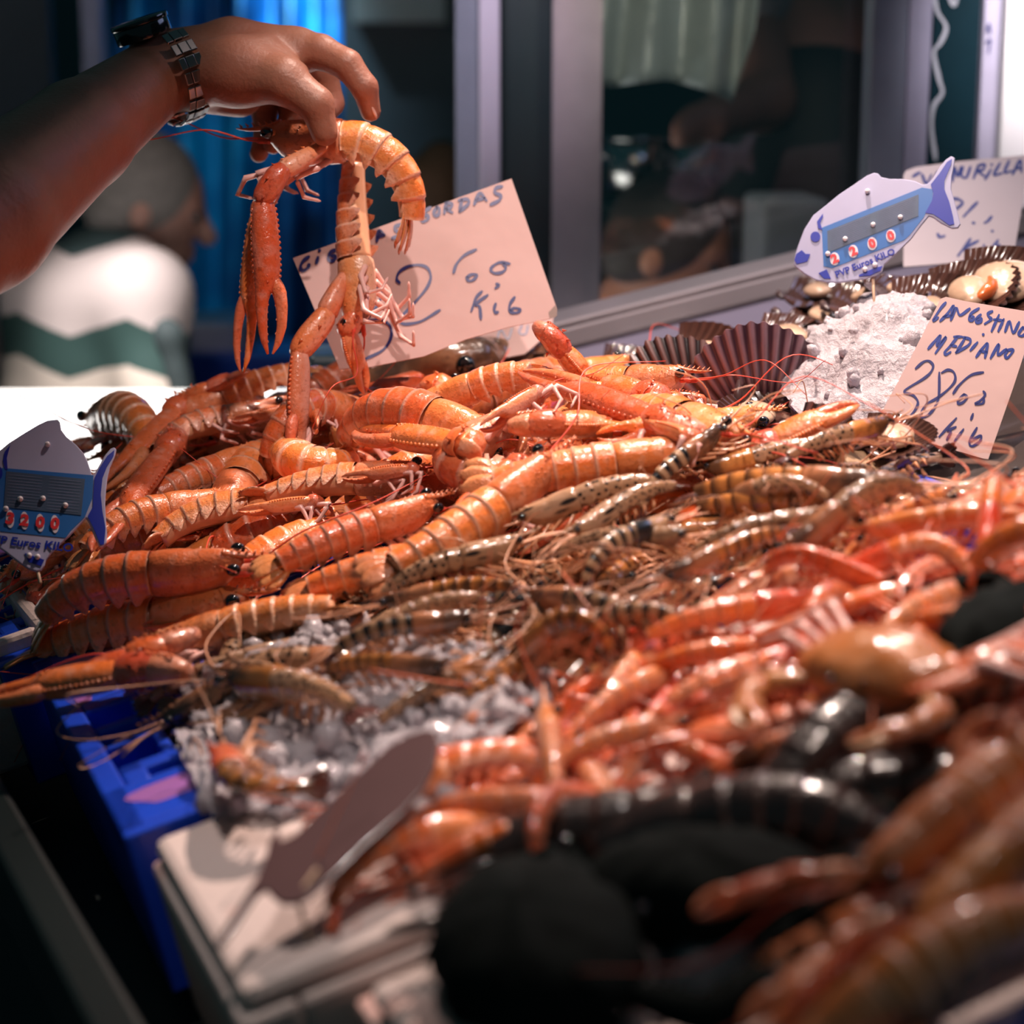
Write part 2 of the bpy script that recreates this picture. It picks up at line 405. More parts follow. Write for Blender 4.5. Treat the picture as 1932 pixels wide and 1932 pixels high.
def claw_parts(parent, base, pts, R, side, mats, gap=.18):
    """pts: shoulder, elbow, wrist, tip in the animal's own frame"""
    A, B, Cc, E = [np.asarray(x, float) for x in pts]
    g = Geo(); g.tube(np.linspace(A, B, 7), np.array([.6, .75, .9, 1., 1.08, 1.1, .8]) * R * .92, 8, up=(0, .2, 1), flat=.85, uvv=.78)
    for t in np.linspace(.3, .9, 5):
        q = A + (B - A) * t; g.cone(q + np.array([0, 0, R * .8]), (B - A) / np.linalg.norm(B - A) + np.array([0, 0, .7]), R * .13, R * .42, 4, uvv=.3)
    g.build('claw_arm', mats['arm'], parent)
    g = Geo(); d = Cc - B; dn = d / np.linalg.norm(d); da = (A - B) / np.linalg.norm(A - B); g.tube(crom([B + da * R * .7, B + dn * R * .25, (B + Cc) / 2 + dn * R * .2, Cc + dn * R * .7], 5), np.interp(np.linspace(0, 1, 16), [0, .15, .4, .7, .9, 1], np.array([.72, .98, 1.12, 1.2, 1.05, .6]) * R), 10, up=(0, .2, 1), flat=.85, uvv=None)
    for k in range(7):
        a = k * 2.4; q = B + d * (.25 + .09 * k); o = np.array([0, math.sin(a), math.cos(a)]); g.cone(q + o * R * 1.05, o + d / np.linalg.norm(d) * .8, R * .16, R * .4, 4)
    g.build('claw_joint', mats['joint'], parent)
    d = E - Cc; Ln = np.linalg.norm(d); d /= Ln; up = np.array([0, 0, 1.]); sd = np.cross(up, d); sd /= np.linalg.norm(sd); un = np.cross(d, sd)
    # palm and fixed finger
    t = np.array([0, .06, .15, .3, .45, .55, .62, .75, .9, 1.])
    off = np.array([0, 0, 0, 0, 0, -.1, -.45, -.55, -.5, -.25]) * R
    rad = np.array([.7, .95, 1.08, 1.15, 1.12, 1.0, .60, .46, .34, .1]) * R
    path = Cc + np.outer(t * Ln, d) + np.outer(off * 1.15, sd) * side
    g = Geo(); pr = lambda a, tt: .92 + .16 * np.abs(np.cos(2 * a)) ** 2
    pth = np.array([np.interp(np.linspace(0, 1, 24), t, path[:, i]) for i in range(3)]).T; rd = np.interp(np.linspace(0, 1, 24), t, rad)
    g.tube(pth, rd, 10, up=un, flat=.78, uvv=None, prof=pr)
    for sg in (1, -1):
        for x in np.linspace(.08, .58, 15):
            q = Cc + d * x * Ln + sd * sg * np.interp(x, t, rad) * .98 + un * np.interp(x, t, rad) * .12
            g.ball(q, R * .15, 6, 4)
    for x in np.linspace(.1, .55, 12):
        q = Cc + d * x * Ln + un * np.interp(x, t, rad) * .76; g.ball(q, R * .11, 5, 3)
    for x in np.linspace(.64, .92, 7):
        q = Cc + d * x * Ln + sd * side * (np.interp(x, t, off * 1.15) + np.interp(x, t, rad) * .9); g.ball(q, R * .12, 5, 3)
    pm = g.build('claw', [mats['palm']], parent)
    t2 = np.array([.52, .6, .7, .82, .93, 1.]); o2 = np.array([.45, .7 + gap, .85 + gap, .78 + gap, .5 + gap * .5, .1]) * R; r2 = np.array([.5, .6, .5, .42, .3, .08]) * R
    path = Cc + np.outer(t2 * Ln, d) + np.outer(o2, sd) * side
    g = Geo(); pth = np.array([np.interp(np.linspace(0, 1, 14), np.linspace(0, 1, 6), path[:, i]) for i in range(3)]).T; rd = np.interp(np.linspace(0, 1, 14), np.linspace(0, 1, 6), r2)
    g.tube(pth, rd, 8, up=un, flat=.85, uvv=.5)
    for x in (3, 5, 7, 9): g.ball(pth[x] - sd * side * rd[x] * .9, R * .12, 5, 3)
    g.build('claw_finger', mats['finger'], pm)
LM = dict(cara='lang_cara', ab='lang', belly='flesh', fan='fan', leg='lang_leg', ant='lang_ant', arm='lang_claw', joint='lang_joint', palm='lang_claw', finger='lang_claw')
def langoustine(curl=.4, claws='forward', power=1.2, bend=0., ms=LM, spread=.3, legs=8, antl=1.0, flap=.75, name='langoustine', clawed=(1, -1), hook=0., seed=0):
    """body about 0.19 long; origin where carapace meets tail. returns root, head point, tail point"""
    st = random.getstate(); random.seed(seed + 11)
    m = {k: M[v] for k, v in ms.items()}
    R = .0185; Lc = .068; La = .092; root = empty(name)
    carapace_geo(Lc, R, .86, .024, 7, deep=.95, hook=hook).build('carapace', m['cara'], root)
    g, p, T, D, sp = abdomen_geo(La, R, curl, flap, .98, power, bend); ab = g.build('abdomen', [m['ab'], m['belly']], root)
    fan_geo(p - T * .003, T, D, R * .8, .030, spread).build('tail_fan', m['fan'], root)
    for sg in (1, -1):
        g = Geo(); c = np.array([Lc * .90, sg * R * .62, R * .52])
        g.tube([c + (-.006, -sg * .004, -.001), c], [.0028, .003], 6); g.build('eye_stalk', m['cara'], root)
        g = Geo(); g.ball(c + (.001, sg * .001, 0), (.0056, .0044, .0048), 12, 8); g.build('eye', M['eye'], root)
        g = Geo(); b = np.array([Lc * .9, sg * R * .4, R * .1]); 
        w = [random.uniform(-1, 1) for _ in range(6)]
        pth = crom([b, b + (.02, sg * .003, .002), b + (.05, sg * (.01 + .01 * w[0]), .008 + .008 * w[1]), b + (.10 * antl, sg * (.02 + .03 * w[2]), .012 + .012 * w[3]), b + (.15 * antl, sg * (.04 + .05 * w[4]), .004 + .02 * w[5])], 8)
        rr = np.linspace(.0011, .0003, len(pth)); rr[:5] = .0024
        g.tube(pth, rr, 5); g.build('antenna', m['ant'], root)
        for k in range(legs // 2):
            x0 = Lc * (.62 - .15 * k); j = [random.uniform(-1, 1) * .006 for _ in range(6)]
            fold = 1 if (k + seed) % 2 else -1
            a = np.array([x0, sg * R * .45, -R * .75]); b = a + (.012 + j[0], sg * (.016 + j[1] * .6), -.004 + j[1] * .4)
            c = b + (.022 + j[2], sg * (.008 + j[2]), -.006 + j[3] * .5); d = c + (.006 * fold + j[4], -sg * .006, -.015 + j[5] * .5); e = d + (-.012, -sg * .006 + j[3] * .3, -.004)
            leg_geo([a, b, c, d, e], .0032, .0013).build('walking_leg', m['leg'], root)
        if sg not in clawed: continue
        b = np.array([Lc * .70, sg * R * .7, -R * .65]); w = [random.uniform(-1, 1) for _ in range(5)]
        if claws == 'forward': pts = [b, b + (.034, sg * .012, -.002), b + (.050, sg * .012, 0), b + (.118, sg * (.010 + .008 * w[0]), .004 + .006 * w[1])]
        elif claws == 'wide': pts = [b, b + (.026, sg * .024, 0), b + (.036, sg * .036, 0), b + (.085, sg * (.062 + .01 * w[0]), .004)]
        elif claws == 'back': pts = [b, b + (.032, sg * .014, 0), b + (.036, sg * .028, .002), b + (-.030, sg * (.034 + .004 * w[0]), .004)]
        else: pts = claws[sg]
        claw_parts(root, b, pts, .0074, sg, m)
    random.setstate(st)
    root['A'] = (Lc + .02, 0., R * .5); e = p + T * .028; root['B'] = tuple(float(x) for x in e); root['R'] = R
    return root
def prawn(ms, curl=.6, L=.13, R=.0098, bend=0., name='prawn', legs=6, swim=4, antl=1., power=1.3, seed=0, eyes=True, hook=.004, flap=.45):
    st = random.getstate(); random.seed(seed + 100)
    m = {k: M[v] for k, v in ms.items()}; root = empty(name); Lc = L * .36; La = L * .50
    carapace_geo(Lc, R, .74, L * .13, 6, deep=1.05, hook=hook).build('carapace', m['cara'], root)
    g, p, T, D, sp = abdomen_geo(La, R * .97, curl, flap, .76, power, bend, .5, False, .05); g.build('abdomen', [m['ab'], m['belly']], root)
    fan_geo(p - T * .002, T, D, R * .62, L * .12, .22, False).build('tail_fan', m['fan'], root)
    s, pp, TT, DD = sp
    for sg in (1, -1):
        g = Geo(); b = np.array([Lc * .98, sg * R * .35, R * .1]); g.tube(crom([b, b + (.016, sg * .003, .002), b + (.034, sg * .010, .001)], 5), [.0014] * 2 + [.001] * 7 + [.0006] * 2, 5); g.build('antenna_scale', m['ant'], root)
        if eyes:
            g = Geo(); c = np.array([Lc * .93, sg * R * .75, R * .48]); g.ball(c, (.0030, .0026, .0028), 10, 6); g.tube([c - (.003, sg * .003, 0), c], [.0012, .0014], 5); g.build('eye', M['eye'], root)
        g = Geo(); b = np.array([Lc * .95, sg * R * .3, R * .05]); w = [random.uniform(-1, 1) for _ in range(8)]
        pth = crom([b, b + (.02, sg * .004, .003), b + (.05 * antl, sg * (.012 + .012 * w[0]), .006 + .008 * w[1]), b + (.06 * antl, sg * (.03 + .03 * w[2]), .012 + .01 * w[3]), b + (.03 * antl + .04 * w[6], sg * (.05 + .04 * w[4]), .014 + .012 * w[5])], 7)
        rr = np.linspace(.0009, .0004, len(pth)); rr[:3] = .0014; g.tube(pth, rr, 4); g.build('antenna', m['ant'], root)
        for k in range(legs // 2):
            j = [random.uniform(-1, 1) * .004 for _ in range(4)]
            a = np.array([Lc * (.75 - .2 * k), sg * R * .3, -R * .85]); b = a + (.012 + j[0], sg * (.007 + j[1]), -.006); c = b + (.018 + j[2], sg * j[1] * 2, -.003 + j[3]); d = c + (.006 + j[1] * 2, -sg * .004, -.009)
            leg_geo([a, b, c, d], .0016, .0007, 5).build('walking_leg', m['leg'], root)
    for k in range(swim):
        q = int(120 * (.1 + .17 * k)); g = Geo(); base = pp[q] - DD[q] * R * .85
        for sg in (1, -1):
            Y = np.array([0, 1., 0]); e = base - DD[q] * R * .95 - TT[q] * R * .5 + Y * sg * R * .35
            g.tube([base + Y * sg * R * .25, (base + e) / 2 + Y * sg * R * .35, e], [R * .12, R * .26, R * .07], 6, up=(1, 0, .2), flat=.5, uvv=.5)
        g.build('swimmeret', m['leg'], root)
    random.setstate(st)
    root['A'] = (Lc + L * .08, 0., R * .5); e = p + T * L * .11; root['B'] = tuple(float(x) for x in e); root['R'] = R
    return root
def orient(root, A2, B2, roll=0, fit=True, kmax=1.16, kmin=.78):
    """roll in degrees; positive leans the back away from the customer side"""
    A = np.array(root['A']); B = np.array(root['B']); A2 = np.asarray(A2); B2 = np.asarray(B2)
    lx = A - B; l0 = np.linalg.norm(lx); lx /= l0; lz = np.array([0, 0, 1.]) - lx * lx[2]; lz /= np.linalg.norm(lz); ly = np.cross(lz, lx)
    wx = A2 - B2; l1 = np.linalg.norm(wx); wx /= l1; mid1 = (A2 + B2) / 2
    if l1 / l0 > kmax: l1 = l0 * kmax
    if l1 / l0 < kmin: l1 = l0 * kmin
    wz = CN - wx * (wx @ CN); wz /= np.linalg.norm(wz); wy = np.cross(wz, wx)
    r = math.radians(roll) * (1 if wx[0] > 0 else -1)
    z2 = wz * math.cos(r) + wy * math.sin(r); y2 = np.cross(z2, wx)
    Lm = np.stack([lx, ly, lz], 1); Wm = np.stack([wx, y2, z2], 1); Rm = Wm @ Lm.T
    k = l1 / l0 if fit else (fit or 1)
    mid0 = (A + B) / 2; tr = mid1 - Rm @ mid0 * k
    mt = Matrix([[*(Rm[i] * k), tr[i]] for i in range(3)] + [[0, 0, 0, 1]])
    root.matrix_world = mt; return root
# ------------------------------------------------------------------ render look
SC.view_settings.view_transform = 'Standard'; SC.view_settings.look = 'None'; SC.view_settings.gamma = 1; SC.view_settings.use_curve_mapping = False
SC.view_settings.exposure = 0.0
SC.cycles.use_denoising = True; SC.cycles.max_bounces = 6; SC.cycles.diffuse_bounces = 3; SC.cycles.glossy_bounces = 3; SC.cycles.transmission_bounces = 5; SC.cycles.use_adaptive_sampling = True; SC.cycles.adaptive_threshold = .02; SC.cycles.transparent_max_bounces = 8; SC.cycles.sample_clamp_indirect = 4
w = bpy.data.worlds.new('World'); SC.world = w; w.use_nodes = True
w.node_tree.nodes['Background'].inputs[0].default_value = (.10, .30, .34, 1); w.node_tree.nodes['Background'].inputs[1].default_value = .12
cd = bpy.data.cameras.new('camera'); cam = bpy.data.objects.new('camera', cd); COL.objects.link(cam); SC.camera = cam
cam.location = (0, 0, CZ); cam.rotation_euler = (PI / 2 - PT, 0, 0); cd.sensor_width = 36; cd.lens = 18 / math.tan(math.radians(15)); cd.clip_start = .05; cd.clip_end = 60
cd.dof.use_dof = True; cd.dof.focus_distance = 1.50; cd.dof.aperture_fstop = cd.lens / 18.; cd.dof.aperture_blades = 0
def spot(name, loc, to, power, col, size=70, blend=.6, rad=.03):
    l = bpy.data.lights.new(name, 'SPOT'); l.energy = power; l.color = col; l.spot_size = math.radians(size); l.spot_blend = blend; l.shadow_soft_size = rad
    o = bpy.data.objects.new(name, l); COL.objects.link(o); o.location = loc; d = Vector(to) - Vector(loc); o.rotation_euler = d.to_track_quat('-Z', 'Y').to_euler(); return o
def area(name, loc, to, power, col, sx, sy):
    l = bpy.data.lights.new(name, 'AREA'); l.shape = 'RECTANGLE'; l.size = sx; l.size_y = sy; l.energy = power; l.color = col
    o = bpy.data.objects.new(name, l); COL.objects.link(o); o.location = loc; d = Vector(to) - Vector(loc); o.rotation_euler = d.to_track_quat('-Z', 'Y').to_euler(); return o
spot('stall_lamp', (.20, 1.86, CZ + 1.0), (.15, 1.36, CZ - .3), 165, (1, .77, .66), 49, .9, .022)
spot('front_lamp', (.06, .92, CZ + .95), (.12, 1.62, CZ - .2), 52, (1, .80, .73), 43, .6, .022)
spot('crate_lid_fill', (-.18, .80, CZ + .85), (-.14, .94, CZ - .4), 26, (1, .86, .80), 22, .8, .03)  # added spot without a seen source, brightens the blue crate and box lids
spot('near_fill', (.45, .55, CZ + .7), (.26, .80, CZ - .3), 3.5, (1, .78, .66), 36, .8, .03)  # invented spot lifting the near langoustines outside the main cones
spot('scallop_fill', (.60, 1.45, CZ + .9), (.42, 1.75, CZ - .2), 16, (1, .84, .80), 55, .9, .03)  # extra spot, source unseen, brightening the scallops and the panel behind
spot('prawn_fill', (.42, .80, CZ + .9), (.20, 1.10, CZ - .32), 32, (1, .80, .70), 30, .9, .022)  # added to light the red prawns that the front lamp misses
spot('panel_fill', (.30, 1.30, CZ + .75), (.24, 2.05, CZ - .24), 16, (1, .88, .92), 34, .9, .03)  # put in only to brighten the lilac side panel
area('cold_fill', (.9, 1.9, CZ + .7), (.3, 1.5, CZ - .3), 1.6, (.55, .62, 1), .8, .3)  # added cool blue fill from right and back, no real fixture

# ------------------------------------------------------------------ shell of the place
M['floor'] = plain('floor_concrete', (.025, .035, .035), .5)
M['wall'] = plain('far_wall_grey', (.10, .13, .15), .7)
M['steel'] = plain('dark_counter_paint', (.004, .008, .008), .45, nscale=8)
M['white_panel'] = plain('lilac_white_panel', (.50, .46, .62), .35, nscale=6, amt=.06)
M['alu'] = plain('aluminium', (.50, .44, .46), .30, metal=.35, nscale=12, amt=.06)
M['alu_white'] = plain('white_painted_frame', (.62, .56, .66), .4, nscale=12, amt=.05)
M['alu_grey'] = plain('grey_painted_frame', (.22, .24, .30), .4)
M['dark_frame'] = plain('dark_rubber_frame', (.012, .030, .034), .4)
M['blue'] = plain('crate_blue', (.008, .06, .60), .38, nscale=25, amt=.15, coat=.2)
M['pink_slime'] = None
M['poly'] = None
t = NT('polystyrene_stained'); nz = t.noise(9, detail=4); st_ = t.ramp(nz, [(.56, 0), (.70, 1)])
c = t.mix(t.math('MULTIPLY', st_, .75), (.74, .60, .56), (.72, .13, .06)); t.bump(t.voro(220), .25, .0015); M['poly'] = t.fin(c, .55)
M['white_bright'] = plain('white_plastic', (.86, .84, .82), .5, nscale=5, amt=.03)

def flatbox(name, lo, hi, m, kind=True):
    g = Geo(); g.box(lo, hi); o = g.build(name, m, None, False)
    if kind: structure(o)
    return o
flatbox('floor', (-6, -2, -.05), (6, 9, 0), M['floor'])
flatbox('wall_back', (-6, 8, 0), (6, 8.1, 3.6), M['wall'])
flatbox('wall_right', (3.6, -2, 0), (3.7, 8, 3.6), M['wall'])
# counter body under the sloping display
g = Geo(); b1 = [C(u, v, -.13) for u, v in ((.19, .1), (1.75, .1), (1.75, 2.1), (.19, 2.1))]; b0 = [np.array([p[0], p[1], 0]) for p in b1]
g.add(b1 + b0, [[0, 1, 2, 3], [7, 6, 5, 4], [0, 4, 5, 1], [1, 5, 6, 2], [2, 6, 7, 3], [3, 7, 4, 0]])
cb = g.build('display_counter', M['steel'], None, False); tag(cb, 'dark steel fish counter sloping up under the crates', 'counter')
g = Geo(); g.box((.175, .1, -.135), (.20, 2.1, -.02), Mt=CMat(0, 0)); g.build('front_lip', M['steel'], cb, False, .004)

# ------------------------------------------------------------------ crates
def fish_crate(u0, v0, lu, lv, rz, label, m=M['blue'], depth=.105):
    root = empty('fish_crate', mat=CMat(u0, v0, 0, rz)); tag(root, label, 'crate')
    g = Geo(); g.box((.012, .012, -depth), (lu - .012, lv - .012, -depth + .006)); g.build('crate_floor', m, root, False)
    for nm, lo, hi in (('long_wall', (0, 0, -depth), (lu, .010, 0)), ('long_wall', (0, lv - .010, -depth), (lu, lv, 0)), ('end_wall', (0, .010, -depth), (.006, lv - .010, -.014)), ('end_wall', (lu - .006, .010, -depth), (lu, lv - .010, -.014))):
        g = Geo(); g.box(lo, hi); g.build(nm, m, root, False, .002)
    # end rim : moulded ledge with open cells and a hand grip
    for s in (0, 1):
        if s: g = Geo(); g.box((lu - .07, .01, -.014), (lu, lv - .01, -.002)); g.build('end_rim', m, root, False, .003); continue
        g = Geo(); W = .125
        bars = [((0, .010), (.016, lv - .01)), ((0, .010), (.07, .075)), ((0, lv - .075), (.085, lv - .01))]
        y0, y1 = .105, .22
        bars += [((.016, y1), (W, y1 + .022)), ((.016, y0 - .016), (W, y0)), ((W - .016, y0), (W, y1)), ((.046, y0), (.054, y1))]
        bars += [((.016, y0 + .035), (.048, y0 + .042)), ((.016, y0 + .073), (.048, y0 + .080))]
        bars += [((.016, .072), (.032, y0)), ((.016, y1 + .02), (.045, lv - .07))]
        for (a0, c0), (a1, c1) in bars: g.box((a0, c0, -.030), (a1, c1, 0))
        g.build('end_rim', m, root, False, .0025)
        g = Geo(); g.box((.016, y0, -.062), (W, y1, -.052)); g.build('cell_floor', m, root, False)
    # wet film on the rim
    for (cx, cy, rx, ry) in ((.040, .045, .026, .018), (.045, .32, .030, .022), (.02, .26, .008, .03)):
        g = Geo(); V = [(cx, cy, .0012)] + [(cx + rx * math.cos(a) * (1 + .25 * math.sin(3 * a)), cy + ry * math.sin(a) * (1 + .2 * math.cos(2 * a)), .0004) for a in np.arange(20) / 20 * 2 * PI]
        g.add(V, [[0, i + 1, (i + 1) % 20 + 1] for i in range(20)])
        g.build('meltwater_film', M['film'], root)
    return root
t = NT('pink_meltwater'); M['film'] = t.fin((.42, .16, .50), .08, coat=1)
fish_crate(.238, 1.022, .62, .37, math.radians(-3), 'blue plastic fish crate with an open cell grip end, holding ice and tiger prawns')
fish_crate(.236, 1.400, .60, .40, 0, 'blue plastic fish crate mostly buried under the langoustines', depth=.10)
fish_crate(.30, .16, .60, .37, math.radians(2), 'blue crate edge showing below the red-stained white box')
def poly_box(u0, v0, lu, lv, h0, h1, rz, label, rim=.03):
    root = empty('polystyrene_box', mat=CMat(u0, v0, 0, rz)); tag(root, label, 'box')
    for nm, lo, hi in (('box_side', (0, 0, h0), (rim, lv, h1)), ('box_side', (lu - rim, 0, h0), (lu, lv, h1)), ('box_side', (rim, 0, h0), (lu - rim, rim, h1)), ('box_side', (rim, lv - rim, h0), (lu - rim, lv, h1)), ('box_floor', (rim, rim, h0), (lu - rim, lv - rim, h0 + .02))):
        g = Geo(); g.box(lo, hi); g.build(nm, M['poly'], root, False, .004)
    return root
poly_box(.235, .800, .60, .205, -.11, -.012, math.radians(-3), 'white polystyrene box with a flat pale lid, beside the blue crate corner')
g = Geo(); g.box((.0, .0, -.012), (.50, .200, .002), Mt=CMat(.24, .803, 0, math.radians(-3))); o = g.build('box_lid', M['poly'], None, False, .006); tag(o, 'flat white polystyrene lid under the grey fish sign', 'lid')
g = Geo(); g.box((.0, .0, -.012), (.50, .17, .002), Mt=CMat(.285, .60, -.004, math.radians(-2))); o = g.build('box_lid', M['poly'], None, False, .006); tag(o, 'red-stained white polystyrene lid nearest the camera', 'lid')
poly_box(.28, .58, .60, .21, -.11, -.018, math.radians(-2), 'white polystyrene box under the red-stained lid')
poly_box(.02 + .165, 1.42, .10, .50, -.09, .012, 0, 'narrow white polystyrene tray behind the blue fish sign at the counter edge', .012)

# ------------------------------------------------------------------ ice
def ice_mat(name, col, tr):
    t = NT(name); nz = t.noise(150, detail=6, rough=.65); v = t.voro(90)
    t.bump(t.math('ADD', nz, t.math('MULTIPLY', v, .6)), .9, .004)
    c = t.mix(t.noise(14), col, tuple(x * .8 for x in col))
    return t.fin(c, t.math('MULTIPLY_ADD', nz, .25, .12), coat=.6, Transmission_Weight=tr, IOR=1.31)
M['ice'] = ice_mat('crushed_ice', (.74, .67, .72), .25); M['ice_lump'] = ice_mat('ice_lump', (.86, .82, .92), .55)
def ice_bed(name, poly, hfun, label, n=900, seed=0, step=.012, lump=(.002, .007)):
    r = random.Random(seed); us = [p[0] for p in poly]; vs = [p[1] for p in poly]; g = Geo()
    nu = int((max(us) - min(us)) / step) + 1; nv = int((max(vs) - min(vs)) / step) + 1; ids = {}
    V = []; Fc = []
    for i in range(nu):
        for j in range(nv):
            u = min(us) + i * step; v = min(vs) + j * step
            if inpoly(u, v, poly): ids[i, j] = len(V); V.append(C(u + r.uniform(-.4, .4) * step, v + r.uniform(-.4, .4) * step, hfun(u, v) + r.uniform(-.0022, .0022) + .006 * math.sin(41 * u + 3 * math.sin(37 * v)) * math.sin(53 * v + 2) + .003 * math.sin(131 * u + 97 * v)))
    for (i, j) in ids:
        q = [(i, j), (i + 1, j), (i + 1, j + 1), (i, j + 1)]
        if all(x in ids for x in q): Fc.append([ids[x] for x in q])
    g.add(V, Fc)
    for _ in range(n):
        for _t in range(20):
            u = r.uniform(min(us), max(us)); v = r.uniform(min(vs), max(vs))
            if inpoly(u, v, poly): break
        s = r.uniform(*lump) * (2.2 if r.random() < .06 else 1); c = C(u, v, hfun(u, v) + r.uniform(-.3, .5) * s)
        VV = []
        for a in range(3):
            for b in range(5):
                th = .6 + a * .95; ph = b * 2 * PI / 5 + a * .6; k = s * r.uniform(.6, 1.25)
                VV.append(c + k * (CU * math.sin(th) * math.cos(ph) + CV * math.sin(th) * math.sin(ph) + CN * math.cos(th)))
        VV += [c + CN * s * r.uniform(.7, 1.1), c - CN * s]
        FF = [[a * 5 + b, a * 5 + (b + 1) % 5, (a + 1) * 5 + (b + 1) % 5, (a + 1) * 5 + b][::-1] for a in range(2) for b in range(5)] + [[b, (b + 1) % 5, 15] for b in range(5)] + [[10 + (b + 1) % 5, 10 + b, 16] for b in range(5)]
        g.add(VV, FF)
    o = g.build(name, M['ice'], None, True); tag(o, label, 'ice', kind='stuff'); return o
def uvp(lst, h=0): return [uvof(G(x, y, h)) for x, y in lst]
ice_bed('crushed_ice', uvp([(330, 1300), (440, 1285), (600, 1230), (1050, 1300), (1060, 1400), (940, 1480), (840, 1600), (610, 1555), (400, 1565), (330, 1420), (370, 1390), (340, 1340)]), lambda u, v: .006 + .018 * min(1, max(0, (u - .33) / .12)), 'heap of crushed ice filling the open corner of the blue crate', 420, 1, .004)
ice_bed('crushed_ice', uvp([(1440, 640), (1560, 590), (1700, 590), (1800, 680), (1780, 820), (1640, 870), (1500, 810), (1430, 720)]), lambda u, v: -.014 + .085 * math.exp(-((u - .985) ** 2 + (v - 1.31) ** 2) / .010), 'translucent heap of crushed ice between the scallops and the 38 euro card', 160, 2, .004)
ice_bed('crushed_ice', uvp([(470, 1205), (640, 1180), (720, 1200), (600, 1260), (480, 1262)]), lambda u, v: .004, 'small patch of ice under the lowest langoustine', 200, 3, .005)
ice_bed('crushed_ice', uvp([(1050, 1800), (1500, 1740), (1700, 1932), (1900, 2100), (900, 2100), (1000, 1900)]), lambda u, v: -.02, 'dim crushed ice at the shaded near end of the counter', 500, 4, .014, (.006, .016))
# added dark sheet standing in for shade in the heap gaps
def sstep(a, b, x): q = min(1, max(0, (x - a) / (b - a))); return q * q * (3 - 2 * q)
def shade_sheet_h(u, v): return -.085 + sstep(1.24, 1.34, v) * .065 * sstep(.27, .36, u) + .045 * sstep(1.36, 1.62, v) * sstep(.30, .42, u) * (1 - sstep(.85, .95, u)) + .055 * sstep(.42, .6, u) * (1 - sstep(1.24, 1.34, v)) + .010 * sstep(.9, 1.1, u) - .06 * sstep(.78, .9, u) * sstep(1.45, 1.65, v)
M['shade_sheet'] = plain('gap_shade_dark', (.03, .018, .014), .3, coat=.5)  # dark colour stands for the shade between the heaped bodies
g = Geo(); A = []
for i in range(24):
    A.append([C(.285 + i * .05, .42 + j * .048, shade_sheet_h(.285 + i * .05, .42 + j * .048) + .004 * math.sin(i * 1.3 + j)) for j in range(29)])
g.grid(np.array(A)); o = g.build('gap_shade_sheet', M['shade_sheet']); tag(o, 'added dark sheet imitating shade in the gaps under the heaped shellfish', 'shade_sheet')
# ------------------------------------------------------------------ langoustines
under = {1: None, -1: None}
def mk_under():
    d = {}
    for sg in (1, -1):
        b = np.array([.045, sg * .013, -.012]); d[sg] = [b, b + (.022, sg * .012, -.004), b + (.018, sg * .020, -.006), b + (-.050, sg * .016, -.010)]
    return d
LP = {
 's': langoustine(.25, mk_under(), seed=1), 'm': langoustine(.9, mk_under(), seed=2, power=1.5), 'c': langoustine(1.9, mk_under(), seed=3, power=1.2),
 'sf': langoustine(.3, 'forward', seed=4), 'mf': langoustine(.8, 'forward', seed=5), 'sw': langoustine(.35, 'wide', seed=6),
 'a': langoustine(1.15, mk_under(), seed=17, power=1.1), 'b': langoustine(3.6, mk_under(), seed=7, power=1.0), 's2': langoustine(.15, mk_under(), seed=8, bend=.25), 'm2': langoustine(.7, mk_under(), seed=9, bend=-.25, spread=.45),
}
index_tree(); PROTOS = list(LP.values())
def put(proto, A, B, hA, hB, roll, label, cat='langoustine', group='langoustines heaped in the far crate', fit=True):
    o = copy_tree(proto); orient(o, G(*A, hA), G(*B, hB), roll, fit); tag(o, label, cat, group); return o
